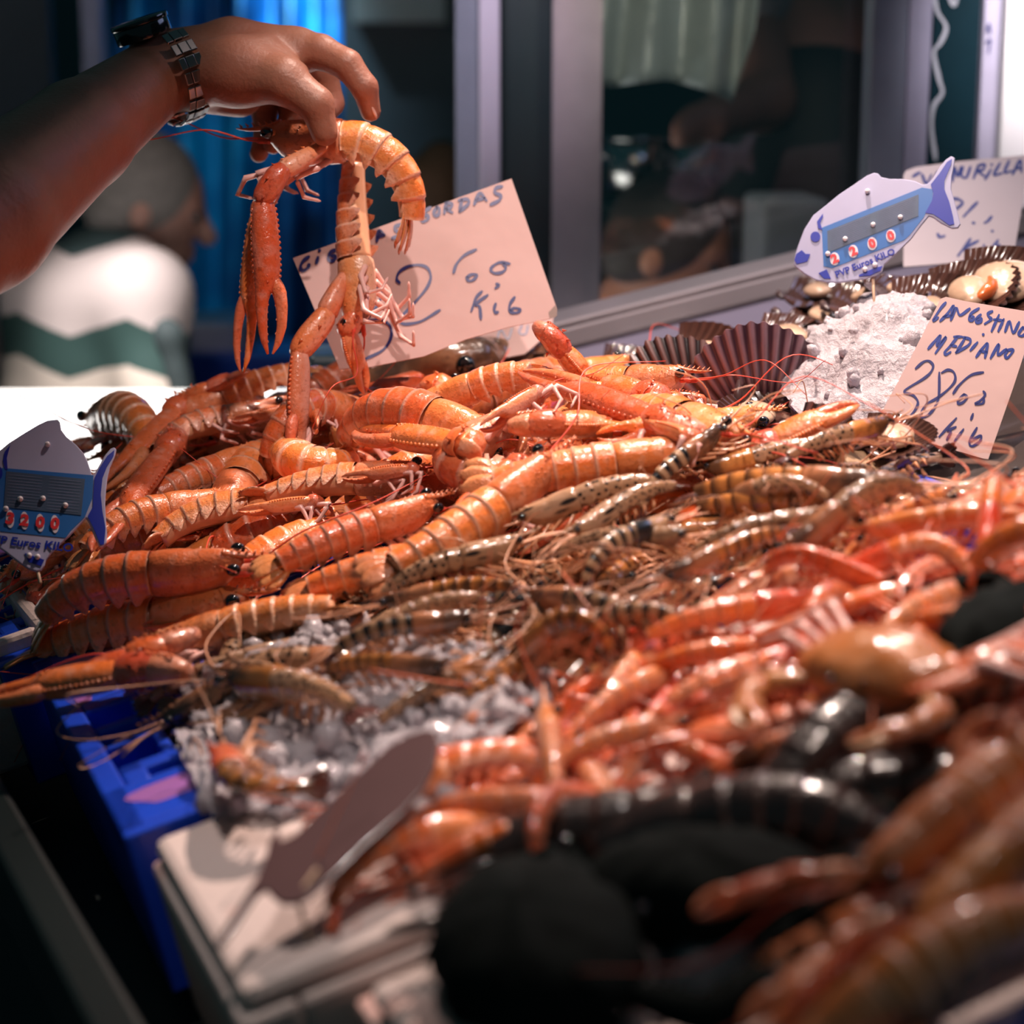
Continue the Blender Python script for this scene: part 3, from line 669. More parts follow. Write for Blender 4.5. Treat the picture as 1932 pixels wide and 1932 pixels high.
HL = [
 ('m', (512, 1052), (62, 1205), .045, .012, -18, 'long orange langoustine in half shade with its tail curling over the left crate edge'),
 ('s', (520, 1122), (22, 1250), .022, -.005, 14, 'shaded langoustine with fanned frayed tail, below the longest one'),
 ('sf', (235, 1232), (690, 1148), .020, .020, 34, 'lowest langoustine, claws reaching out left over the blue crate'),
 ('s', (850, 935), (490, 1085), .055, .045, -25, 'bright banded langoustine with tail fan against the longest one'),
 ('s2', (1080, 835), (680, 1105), .078, .045, -32, 'orange langoustine lying diagonally, black eye by the central crossing'),
 ('s', (930, 1020), (555, 1125), .035, .030, -20, 'langoustine tail showing orange rings beside the first tiger prawns'),
 ('s', (1370, 838), (868, 925), .055, .065, -58, 'straight orange langoustine with jagged side plates above the tiger prawns'),
 ('a', (1065, 862), (606, 868), .055, .045, -8, 'arched langoustine with two black eyes and brown-stained head on top'),
 ('s2', (830, 885), (470, 950), .055, .055, 58, 'pale langoustine on its side showing a row of white plates'),
 ('m2', (1425, 830), (1075, 800), .060, .060, 52, 'orange langoustine on its side right of centre, white plates and translucent head'),
 ('m', (560, 765), (285, 885), .075, .070, 44, 'langoustine on its side with pointed white plates near the far left rim'),
 ('s', (345, 780), (548, 712), .085, .090, 8, 'farthest langoustine along the rim, head pointing left'),
 ('m', (150, 775), (330, 905), .075, .055, 10, 'langoustine rearing its head above the blue fish sign'),
 ('m2', (452, 935), (140, 1075), .050, .045, -6, 'brownish shaded langoustine with a large black eye'),
 ('s', (515, 840), (255, 965), .062, .055, -12, 'langoustine half buried with its two eyes side by side'),
 ('m', (650, 930), (265, 1060), .045, .035, 48, 'langoustine belly-up with folded pink legs in the middle of the heap'),
 ('m', (800, 770), (1050, 748), .070, .060, -10, 'banded langoustine tail crossing behind the stained head'),
 ('c', (715, 775), (505, 905), .060, .045, -20, 'brown langoustine curled over beside the pointed white plates'),
 ('s', (60, 1060), (215, 960), .035, .050, -5, 'dark orange langoustine behind the blue fish sign'),
 ('s', (1270, 715), (1060, 745), .065, .06, 20, 'langoustine with knobbly brown claws behind, against the scallops'),
 ('s2', (1180, 850), (820, 980), .030, .030, 10, 'half-hidden langoustine beneath the central crossing'),
 ('s', (420, 840), (680, 800), .045, .045, -10, 'half-hidden langoustine below the curled brown one'),
 ('s2', (1290, 870), (960, 860), .030, .035, 20, 'half-hidden langoustine beneath the straight jagged one'),
 ('m', (240, 890), (440, 780), .050, .060, -15, 'half-hidden langoustine under the long pink claws'),
 ('m2', (620, 1000), (330, 1030), .025, .025, 0, 'half-hidden langoustine under the belly-up one'),
 ('s', (920, 740), (640, 780), .045, .05, -10, 'half-hidden langoustine behind the arched one'),
]
for pr, A, B, ha, hb, rl, lb in HL: put(LP[pr], A, B, ha, hb, rl, lb)
# curled tails seen end-on
for (cx, cy, h, s, rz, lb) in ((858, 888, .068, .95, 20, 'tightly curled langoustine tail like an orange ball in the middle'), (588, 880, .060, .9, 70, 'brown curled langoustine tail like a ball in the shade')):
    o = copy_tree(LP['b']); o.matrix_world = Matrix.Translation(Vector(G(cx, cy, h)) + Vector((0, 0, .0))) @ CM @ Matrix.Rotation(math.radians(rz), 4, 'Z') @ Matrix.Rotation(math.radians(-70), 4, 'X') @ Matrix.Scale(s, 4) @ Matrix.Translation((.03, 0, .02))
    tag(o, lb, 'langoustine', 'langoustines heaped in the far crate')
# loose claws
cm = {k: M[v] for k, v in LM.items()}
def loose_claw(A, B, hA, hB, R, side, label, arm=.8, gap=.2, group='loose langoustine claws'):
    """A wrist end, B claw tip (pixels and lift)"""
    a = G(*A, hA); b = G(*B, hB); d = b - a; L = np.linalg.norm(d); root = empty('langoustine_claw'); x = d / L
    y = np.cross(CN, x); y /= np.linalg.norm(y); z = np.cross(x, y)
    claw_parts(root, None, [(-.055 * arm, .010 * side, -.004), (-.016, 0, 0), (0, 0, 0), (L, 0, 0)], R, side, cm, gap)
    root.matrix_world = Matrix([[x[i], y[i], z[i], a[i]] for i in range(3)] + [[0, 0, 0, 1]])
    return tag(root, label, 'claw', group)
loose_claw((865, 838), (672, 812), .085, .085, .0125, 1, 'hooked orange claw pointing left below the stained head', .3, .3)
loose_claw((1455, 838), (1618, 762), .045, .06, .0125, 1, 'bright orange knobbly claw pointing to the 38 euro card')
loose_claw((1235, 790), (985, 700), .075, .095, .0115, -1, 'slender orange claw pointing up left toward the 32 euro card')
loose_claw((330, 775), (185, 930), .09, .075, .0115, 1, 'pink claw lying beside the tail of the blue fish sign')
loose_claw((318, 845), (175, 1040), .085, .06, .0115, -1, 'saw-edged orange claw lying beside the pink claw')
loose_claw((1060, 660), (1125, 735), .10, .06, .010, 1, 'upright orange claw joint standing against the lilac panel', .5)
loose_claw((1215, 745), (1100, 712), .07, .08, .012, 1, 'brown-spotted orange claw in front of the scallops', .3)
loose_claw((810, 728), (640, 738), .075, .075, .010, 1, 'thin orange claw with a cream hooked end below the 32 euro card', .3)
loose_claw((1050, 800), (1180, 800), .085, .07, .011, 1, 'red-jointed orange claw arm at the centre right of the heap', .6)
loose_claw((240, 1268), (-40, 1318), .03, .03, .0125, 1, 'long pink and white claw stretching out past the left edge of the crate')
loose_claw((255, 1240), (105, 1300), .035, .03, .0105, -1, 'narrow red-jointed claw above the long pink one')
loose_claw((390, 735), (470, 700), .10, .11, .008, 1, 'small claw sticking up from the far rim of the heap', .5)

# ------------------------------------------------------------------ tiger prawns
def tprawn(*a, **k): return prawn(*a, legs=8, name='tiger_prawn', **k)
def tm(ab, cara='tg_cara', belly='tg_belly', fan='tg_fan', leg='tg_leg', ant='tg_ant'): return dict(cara=cara, ab=ab, belly=belly, fan=fan, leg=leg, ant=ant)
TP = [tprawn(tm('tg_spot', 'tg_spot'), .5, seed=1), tprawn(tm('tg_stripe', 'tg_cara'), .7, seed=2), tprawn(tm('tg_brown'), .35, seed=3),
      tprawn(tm('tg_spot'), 1.1, seed=4), tprawn(tm('tg_spot', 'tg_brown'), .3, seed=5, bend=.2), tprawn(tm('tg_stripe', 'tg_stripe'), 1.0, seed=6),
      tprawn(tm('tg_brown', 'tg_brown', fan='rd_cara'), .2, seed=7), tprawn(tm('tg_brown', 'tg_brown'), 2.3, seed=8), tprawn(tm('tg_brown', 'rd_cara'), 1.9, seed=9)]
TD = ['spotted grey', 'dark striped', 'amber brown', 'curved spotted', 'spotted brown-headed', 'curved striped', 'red-brown smooth', 'curled amber']
RP = []
def rm(ab, cara='rd_cara'): return dict(cara=cara, ab=ab, belly='rd_belly', fan='rd_cara', leg='rd_leg', ant='rd_leg')
for k, (a, c_, cu) in enumerate((('rd', 'rd_cara', .4), ('rd_pink', 'rd_pink', .7), ('rd', 'rd', 1.2), ('rd_pink', 'rd_cara', .3), ('rd', 'rd_cara', 1.7))):
    RP.append(prawn(rm(a, c_), cu, L=.118, R=.0086, seed=20 + k, name='red_prawn', legs=4, swim=3, antl=.8, hook=.008))
RD = ['deep red', 'pale pink', 'curved scarlet', 'pink red-headed', 'strongly curved red']
index_tree(); PROTOS += TP + RP
tiger_poly = [(350, 1262), (470, 1200), (700, 1125), (930, 1000), (1120, 950), (1290, 880), (1500, 852), (1720, 885), (1960, 900), (1990, 990), (1800, 985), (1600, 1020), (1380, 1140), (1300, 1210), (1010, 1320), (900, 1350), (700, 1365), (560, 1345), (430, 1310)]
red_poly = [(985, 1325), (1290, 1200), (1420, 1120), (1640, 1010), (1850, 965), (2000, 980), (2050, 1180), (1960, 1330), (1700, 1390), (1500, 1420), (1250, 1520), (1050, 1600), (930, 1680), (740, 1640), (760, 1500), (900, 1400)]
hero_px = []
ordn = ['first', 'second', 'third', 'fourth', 'fifth', 'sixth', 'seventh', 'eighth', 'ninth', 'tenth', 'eleventh', 'twelfth', 'thirteenth', 'fourteenth', 'fifteenth', 'sixteenth']
# tiger prawns one can tell apart
HT = [
 (1, (985, 1120), (1265, 1205), .035, .03, -25, 'black and cream banded tiger prawn in the middle of the band'),
 (1, (910, 1160), (610, 1250), .040, .035, -8, 'banded tiger prawn with thick black rings above the ice'),
 (0, (640, 1215), (930, 1130), .040, .038, 8, 'spotted prawn with pink shine lying over the ringed one'),
 (2, (850, 1255), (610, 1270), .042, .035, -4, 'short orange-headed prawn below the thick ringed one'),
 (4, (400, 1270), (700, 1360), .035, .030, 0, 'golden mottled prawn with rough head at the ice corner'),
 (4, (600, 1290), (420, 1260), .026, .024, 12, 'second golden prawn lying under the rough-headed one'),
 (0, (1010, 1010), (690, 1150), .045, .030, 14, 'long spotted prawn lying against the langoustine tails'),
 (2, (700, 1140), (1000, 1110), .038, .038, 10, 'greenish-gold prawn below the long spotted one'),
 (0, (950, 985), (1290, 915), .050, .045, 6, 'dark-headed spotted prawn touching the straight langoustine'),
 (2, (1720, 905), (1262, 945), .055, .050, 12, 'yellow glossy prawn with a dark split tail, topmost of the band'),
 (6, (1730, 925), (1270, 968), .045, .045, -14, 'long smooth red-brown prawn under the yellow glossy one'),
 (3, (1370, 955), (1540, 960), .045, .042, 0, 'humped spotted prawn between the yellow and red-brown ones'),
 (0, (1290, 1010), (1060, 1050), .045, .040, 10, 'glistening spotted prawn with raised antennae'),
 (3, (1450, 1065), (1760, 945), .050, .045, -5, 'big arched spotted prawn with strong white shine'),
 (2, (1290, 1075), (1450, 1020), .050, .048, -10, 'orange-headed prawn with a glassy tail tip'),
 (0, (1540, 975), (1330, 1045), .045, .040, 0, 'pale spotted prawn above the orange-headed one'),
 (5, (1010, 1215), (1330, 1190), .035, .034, -8, 'banded prawn bordering the pink-red prawns'),
 (2, (1090, 1195), (880, 1330), .036, .022, 10, 'shiny amber prawn hanging down to the ice'),
 (4, (940, 1225), (720, 1365), .034, .018, 5, 'brown prawn whose tail rests on the ice'),
 (7, (1010, 1260), (1080, 1262), .03, .03, 5, 'curled yellow-olive prawn beside the pink-red ones'),
 (5, (1260, 990), (1120, 1110), .048, .035, 10, 'dark prawn with wide ribs above the banded one'),
 (1, (1320, 855), (1260, 920), .060, .045, 0, 'upended striped prawn with its dark tail in the air'),
 (4, (1350, 880), (1540, 845), .048, .046, 20, 'striped brown head shell lying by the big claw'),
 (4, (1660, 800), (1500, 860), .050, .050, 8, 'golden-brown whiskered prawn under the 38 euro card'),
 (0, (1120, 990), (1240, 940), .05, .05, 12, 'spotted prawn wedged behind the glistening one'),
 (7, (560, 1395), (425, 1500), .020, .015, 80, 'single curled tiger prawn lying alone on the ice'),
]
for k, A, B, ha, hb, rl, lb in HT:
    if 'alone on the ice' in lb:
        o = copy_tree(TP[8]); orient(o, G(470, 1425, .028), G(560, 1455, .026), -72, True, 1.1, 1.0)
        tag(o, lb, 'prawn'); continue
    o = copy_tree(TP[k]); orient(o, G(*A, ha), G(*B, hb), rl); tag(o, lb, 'prawn', 'tiger prawns in the blue crate')
def heap(poly, protos, descs, du, dv, base, lvl, group, noun, place, cat='prawn', rollr=50, flip=.35, smin=.9, smax=1.12, lift=None, seed=3, yawr=24, cover=(), rmean=0):
    r = random.Random(seed); pu = [uvof(G(*p)) for p in poly]; us = [p[0] for p in pu]; vs = [p[1] for p in pu]; row = 0; v = min(vs) - .06
    while v < max(vs) + .02:
        col = 0; u = min(us) - .08 + (du * .5 if row % 2 else 0); rowhas = False
        while u < max(us) + .01:
            uu = u + r.uniform(-.3, .3) * du; vv = v + r.uniform(-.4, .4) * dv
            h = base + r.random() * lvl + (lift(uu, vv) if lift else 0); pp_ = px(C(uu, vv, h))
            if inpoly(pp_[0], pp_[1], poly) and not any(inpoly(pp_[0], pp_[1], q) for q in cover):
                k = r.randrange(len(protos)); yaw = r.gauss(0, 1) * math.radians(yawr) + (PI if r.random() < flip else 0); s = r.uniform(smin, smax)
                d = (math.cos(yaw) * CU + math.sin(yaw) * CV); L = np.linalg.norm(np.array(protos[k]['A']) - np.array(protos[k]['B'])) * s
                tilt = r.uniform(-.08, .12); c = C(uu, vv, h); o = copy_tree(protos[k]); orient(o, c + d * L / 2 + CN * tilt * L / 2, c - d * L / 2 - CN * tilt * L / 2, max(-75, min(85, rmean + r.gauss(0, 1) * rollr)))
                tag(o, f'{descs[k]} {noun}, {ordn[min(col,15)]} along row {row + 1} from {place}', cat, group); col += 1; rowhas = True
            u += du
        if rowhas: row += 1
        v += dv
    return row
heap(tiger_poly, TP[:7], TD[:7], .088, .023, .000, .012, 'tiger prawns in the blue crate', 'tiger prawn', 'the ice', rollr=55, yawr=18, rmean=25)
lang_poly = [(90, 1120), (200, 900), (330, 800), (520, 750), (900, 740), (1180, 720), (1400, 800), (1250, 900), (900, 990), (650, 1110), (300, 1160)]
heap(lang_poly, [LP[k] for k in ('s', 'm', 's2', 'm2')], ['straight shaded', 'bent shaded', 'slender shaded', 'curved shaded'], .15, .042, -.02, .006, 'langoustines heaped in the far crate', 'langoustine', 'the tiger prawns', 'langoustine', 40, .5, .95, 1.05, lift=lambda u, v: shade_sheet_h(u, v) + .040, seed=4, yawr=22)
heap(red_poly, RP, RD, .070, .021, .002, .022, 'red prawns in the near heap', 'red prawn', 'the white box', lift=lambda u, v: .028 * max(0, min(1, (u - .45) / .3)), seed=9, yawr=42)
# ------------------------------------------------------------------ flat signs
class Plane:
    def __init__(s, a, b, c):   # three world points
        s.o = np.asarray(a); n = np.cross(np.asarray(b) - s.o, np.asarray(c) - s.o); n /= np.linalg.norm(n)
        if n @ (CAM - s.o) < 0: n = -n
        s.n = n
    def at(s, u, v, off=0):
        r = ray(u, v); k = ((s.o + s.n * off - CAM) @ s.n) / (r @ s.n); return CAM + r * k
def zoomed(ox, oy, sc): return lambda L: [(ox + x / sc, oy + y / sc) for x, y in L]
def plate(name, poly, pl, off, th, mat, parent=None, bevel=0):
    F_ = [pl.at(x, y, off) for x, y in poly]; B_ = [p - pl.n * th for p in F_]; n = len(poly); g = Geo()
    a = sum(F_[i][0] * F_[(i + 1) % n][2] - F_[(i + 1) % n][0] * F_[i][2] for i in range(n)); fr = list(range(n))
    if a > 0: fr = fr[::-1]; 
    fc = [fr[::-1] if False else fr, [i + n for i in fr[::-1]]] + [[i, i + n, (i + 1) % n + n, (i + 1) % n] for i in range(n)]
    g.add(F_ + B_, fc); o = g.build(name, mat, parent, False)
    bm = __import__('bmesh').new(); bm.from_mesh(o.data); __import__('bmesh').ops.recalc_face_normals(bm, faces=bm.faces[:]); bm.to_mesh(o.data); bm.free()
    if bevel: b = o.modifiers.new('b', 'BEVEL'); b.width = bevel; b.segments = 3; b.limit_method = 'ANGLE'; b.angle_limit = 1.0
    return o
def strokes(name, lists, pl, w, mat, parent, off=.0004):
    g = Geo()
    for L in lists:
        L = [L[0], (L[0][0] + .6, L[0][1] + .6)] if len(L) == 1 else L
        q = crom(L, 6) if len(L) > 2 else np.linspace(L[0], L[-1], 4); n = len(q)
        T = np.gradient(q, axis=0); T /= np.linalg.norm(T, axis=1)[:, None] + 1e-9; N = np.stack([-T[:, 1], T[:, 0]], 1)
        e = T * 0; e[0] = -T[0]; e[-1] = T[-1]; q = q + e * w * .4
        ww = w * (1 + .18 * np.sin(np.arange(n) * .5)) ; ww[0] *= .6; ww[-1] *= .6
        A = [[pl.at(*(q[i] + N[i] * ww[i] / 2), off), pl.at(*(q[i] - N[i] * ww[i] / 2), off)] for i in range(n)]
        g.grid(np.array(A))
    return g.build(name, mat, parent, False)
def paper(name, base, stain=(.30, .20, .16)):
    t = NT(name); nz = t.noise(26, detail=5); st2 = t.ramp(t.noise(7, detail=3), [(.55, 0), (.75, 1)])
    c = t.mix(t.math('MULTIPLY', st2, .3), base, stain); c = t.mix(t.math('MULTIPLY', nz, .35), c, tuple(x * .8 for x in base))
    t.bump(t.math('ADD', t.noise(14), t.math('MULTIPLY', nz, .3)), .35, .004); return t.fin(c, .7)
M['card'] = paper('paper_card', (.52, .345, .325)); M['card_pale'] = paper('paper_card_pale', (.56, .48, .50))
M['ink'] = plain('blue_marker_ink', (.004, .008, .11), .4, bs=0); M['ink_pale'] = plain('blue_marker_ink_light', (.006, .025, .20), .4, bs=0)
# card 32
z = zoomed(540, 320, 3.715)
pl = Plane(P(553, 487, 1.65), P(640, 695, 1.63), P(1050, 585, 1.66))
root = empty('price_card', pl.at(760, 640)); root.location = (0, 0, 0)
tag(root, 'large tilted paper price card reading 32 euros a kilo for big langoustines', 'price card')
plate('card_sheet', [(553, 487), (650, 452), (760, 412), (870, 371), (965, 337), (1008, 460), (1051, 583), (1047, 596), (1038, 601), (960, 617), (880, 640), (800, 672), (700, 692), (641, 696)], pl, 0, .0012, M['card'], root)
plate('water_stain', z([(1840, 1000), (1885, 950), (1900, 985), (1895, 1030), (1850, 1045)]), pl, .0003, .0003, plain('card_stain', (.22, .16, .14), .6), root)
W1 = [[(158, 610), (120, 640), (100, 680), (115, 708), (150, 690), (160, 665)], [(222, 615), (213, 655)], [(232, 565)],
 [(350, 560), (310, 580), (295, 625), (325, 640), (350, 610), (320, 605)], [(390, 620), (425, 535), (450, 590)], [(400, 590), (445, 575)], [(505, 500), (495, 575), (540, 560)],
 [(635, 500), (652, 428), (688, 458)], [(640, 472), (678, 460)], [(800, 385), (765, 400), (765, 425), (795, 440), (785, 465), (745, 480)],
 [(1010, 265), (965, 300), (950, 345), (965, 362), (995, 345), (985, 318), (955, 332)], [(1055, 265), (1035, 300), (1045, 325), (1070, 310), (1072, 275), (1055, 265)],
 [(1108, 305), (1122, 235)], [(1118, 235), (1160, 240), (1152, 268), (1118, 275), (1162, 300)], [(1215, 292), (1230, 215)], [(1212, 215), (1268, 208), (1278, 238), (1218, 292)],
 [(1318, 243), (1358, 165), (1402, 215)], [(1330, 215), (1388, 200)], [(1510, 118), (1470, 130), (1463, 162), (1503, 182), (1492, 215), (1435, 245)]]
W2 = [[(560, 830), (598, 803), (642, 820), (663, 870), (650, 930), (600, 1005), (545, 1060)], [(480, 1110), (545, 1065), (640, 1053), (710, 1075), (738, 1130), (725, 1200), (670, 1270), (560, 1325)],
 [(795, 793), (775, 770), (790, 720), (850, 680), (930, 668), (990, 690), (1013, 750), (990, 820), (920, 910), (810, 1030), (800, 1070), (850, 1082), (950, 1060), (1075, 985)],
 [(1330, 560), (1250, 600), (1195, 660), (1173, 722)], [(1265, 755), (1300, 735), (1335, 738), (1315, 770), (1280, 780), (1265, 755)],
 [(1565, 660), (1500, 650), (1450, 675), (1435, 705), (1460, 725), (1510, 720), (1540, 690), (1520, 655)], [(1475, 800), (1490, 812), (1468, 830)],
 [(1370, 855), (1330, 900), (1298, 990)], [(1410, 880), (1325, 945), (1355, 960), (1365, 1045)], [(1468, 940), (1458, 975), (1465, 1002), (1483, 998)], [(1600, 895), (1570, 940), (1565, 985), (1590, 1003), (1625, 1000), (1638, 980), (1600, 970), (1575, 985)]]
tag(strokes('handwriting', [z(L) for L in W1], pl, 6.4, M['ink'], root), 'dark blue capital lettering'); strokes('handwritten_price', [z(L) for L in W2], pl, 5.4, M['ink'], root)
# folded card beneath
pl = Plane(P(700, 700, 1.74), P(1050, 600, 1.80), P(1000, 680, 1.76))
root = empty('price_card'); tag(root, 'older folded card in shadow below the 32 euro card', 'price card')
plate('card_sheet', [(690, 680), (1046, 590), (1040, 625), (990, 668), (720, 716)], pl, 0, .0012, M['card'], root)
strokes('handwriting', [[(938, 640), (945, 622), (958, 640), (966, 620)], [(985, 612), (980, 628), (992, 630), (996, 614)], [(1010, 606), (1008, 622)]], pl, 4, M['ink'], root)
# card 38
z = zoomed(1640, 550, 5.52)
pl = Plane(P(1775, 562, 1.50), P(1655, 795, 1.455), P(1865, 866, 1.44))
root = empty('price_card'); tag(root, 'tall leaning paper card reading 38 euros a kilo for medium prawns', 'price card')
plate('card_sheet', z([(745, 75), (800, 55), (1000, 100), (1752, 224), (1500, 1000), (1240, 1745), (1190, 1740), (900, 1655), (560, 1555), (300, 1465), (170, 1425), (75, 1375), (90, 1330), (400, 750)]), pl, 0, .0014, M['card'], root)
W1 = [[(795, 115), (740, 180), (665, 300), (715, 270)], [(740, 305), (810, 235), (878, 145), (850, 275)], [(775, 262), (845, 250)], [(850, 295), (905, 170), (945, 245), (1045, 178)],
 [(1140, 175), (1060, 230), (1040, 290), (1075, 300), (1088, 265), (1050, 262)], [(1160, 240), (1112, 290), (1120, 325), (1162, 312), (1168, 280), (1120, 290)], [(1280, 205), (1235, 230), (1248, 262), (1270, 290), (1205, 335)],
 [(1350, 245), (1275, 410)], [(1300, 290), (1390, 300)], [(1400, 290), (1345, 410)], [(1415, 415), (1460, 310), (1500, 430), (1560, 320)], [(1600, 370), (1555, 440), (1590, 462), (1640, 420), (1600, 375)],
 [(615, 595), (680, 520), (742, 455), (705, 565), (800, 470), (745, 560), (690, 640)], [(920, 470), (850, 560), (790, 625), (800, 655), (845, 630)], [(885, 470), (960, 470)], [(850, 560), (905, 570)],
 [(1000, 480), (905, 635)], [(980, 475), (1052, 500), (1030, 560), (905, 635)], [(1125, 530), (1055, 610)], [(1115, 680), (1180, 590), (1232, 540), (1205, 685)], [(1160, 622), (1225, 630)], [(1265, 690), (1350, 548), (1340, 660), (1425, 600)],
 [(1430, 612), (1500, 608), (1440, 690), (1415, 660), (1440, 622)], [(1185, 445)]]
W2 = [[(485, 800), (560, 735), (620, 722), (665, 770), (640, 840), (560, 910), (365, 1035), (450, 1075), (500, 1130), (500, 1190), (430, 1290), (300, 1370), (200, 1410), (172, 1395), (192, 1380)],
 [(730, 845), (725, 1080), (690, 1190), (620, 1280), (550, 1310), (540, 1270), (590, 1180), (720, 1100), (840, 1000), (895, 920), (880, 840), (820, 815), (755, 845)], [(1185, 840), (1060, 870), (940, 970), (875, 1060)],
 [(985, 1070), (925, 1140), (930, 1170), (980, 1150), (1020, 1100), (985, 1070)], [(1190, 1040), (1205, 1080), (1150, 1140), (1105, 1170), (1180, 1165), (1195, 1120)], [(1080, 1275), (1060, 1330)],
 [(905, 1320), (730, 1510)], [(900, 1410), (815, 1450), (850, 1460), (810, 1540)], [(980, 1435), (890, 1555)], [(1120, 1420), (1045, 1560), (1070, 1610), (1150, 1560), (1165, 1500), (1100, 1530), (1060, 1560)]]
strokes('handwriting', [z(L) for L in W1], pl, 5.0, M['ink_pale'], root); strokes('handwritten_price', [z(L) for L in W2], pl, 4.6, M['ink'], root)
# card behind the fish sign
z = zoomed(1480, 280, 4.274)
pl = Plane(P(1710, 330, 1.86), P(1700, 505, 1.80), P(1915, 480, 1.80))
root = empty('price_card'); tag(root, 'pale card with blue capitals standing behind the right blue fish sign', 'price card')
plate('card_sheet', z([(960, 215), (980, 180), (1060, 150), (1400, 105), (1975, 50), (1920, 450), (1850, 850), (1400, 920), (960, 955)]), pl, 0, .0014, M['card_pale'], root)
W = [[(1035, 225), (1090, 195)], [(1110, 210), (1145, 285), (1185, 215)], [(1210, 270), (1240, 190), (1265, 260)], [(1222, 240), (1258, 235)], [(1355, 265), (1372, 150), (1395, 225), (1425, 150)], [(1440, 150), (1425, 215), (1465, 235), (1500, 150)],
 [(1525, 242), (1562, 140)], [(1560, 140), (1615, 130), (1602, 172), (1560, 182), (1612, 222)], [(1665, 170), (1620, 248)], [(1670, 130)], [(1738, 120), (1690, 212), (1752, 200)], [(1812, 100), (1775, 192), (1832, 180)], [(1840, 208), (1902, 95), (1912, 190)], [(1862, 160), (1908, 158)],
 [(1235, 690), (1255, 715), (1290, 705)], [(1350, 405), (1402, 410), (1437, 440), (1385, 490)], [(1555, 435), (1500, 490), (1445, 550)], [(1520, 600), (1530, 602)], [(1670, 550), (1640, 585), (1615, 600)], [(1675, 665)],
 [(1500, 730), (1450, 800), (1400, 865)], [(1560, 745), (1460, 810), (1495, 885)], [(1610, 780), (1580, 860)], [(1722, 740), (1660, 830), (1725, 812), (1732, 780), (1680, 800)]]
strokes('handwriting', [z(L) for L in W], pl, 5.2, M['ink_pale'], root)

# ------------------------------------------------------------------ fish-shaped plastic signs
M['sign_white'] = plain('sign_lilac_white', (.40, .40, .58), .35, bs=0); M['sign_blue'] = plain('sign_blue', (.018, .13, .42), .35, bs=0); M['sign_dark'] = plain('sign_deep_blue', (.005, .02, .34), .35, bs=0)
M['sign_grey'] = plain('sign_text_panel', (.05, .085, .15), .4, nscale=90, amt=.3, bs=0); M['sign_red'] = plain('sign_red', (.70, .03, .04), .4, bs=0); M['rivet'] = plain('white_rivet', (.85, .82, .85), .3, bs=0); M['sign_num'] = plain('number_wheel_white', (.75, .70, .78), .4, bs=0)
M['pin'] = plain('bamboo_pin', (.62, .42, .28), .5)
def text_mesh(name, body, size, ext, org, xd, yd, mat, parent, bold=.0):
    c = bpy.data.curves.new(name, 'FONT'); c.body = body; c.size = size; c.extrude = ext; c.align_x = 'CENTER'; c.align_y = 'CENTER'; c.offset = bold; c.resolution_u = 2
    o = bpy.data.objects.new('tmp', c); COL.objects.link(o); dg = bpy.context.evaluated_depsgraph_get(); me = bpy.data.meshes.new_from_object(o.evaluated_get(dg)); bpy.data.objects.remove(o)
    me.name = name; me.materials.clear(); me.materials.append(mat); q = bpy.data.objects.new(name, me); COL.objects.link(q); q.parent = parent
    xd = np.asarray(xd) / np.linalg.norm(xd); yd = np.asarray(yd); yd = yd - xd * (xd @ yd); yd /= np.linalg.norm(yd); zd = np.cross(xd, yd)
    q.matrix_world = Matrix([[xd[i], yd[i], zd[i], org[i]] for i in range(3)] + [[0, 0, 0, 1]]); return q
def oval(cx, cy, rx, ry, rot=0, n=20): return [(cx + rx * math.cos(a) * math.cos(rot) - ry * math.sin(a) * math.sin(rot), cy + rx * math.cos(a) * math.sin(rot) + ry * math.sin(a) * math.cos(rot)) for a in np.arange(n) / n * 2 * PI]
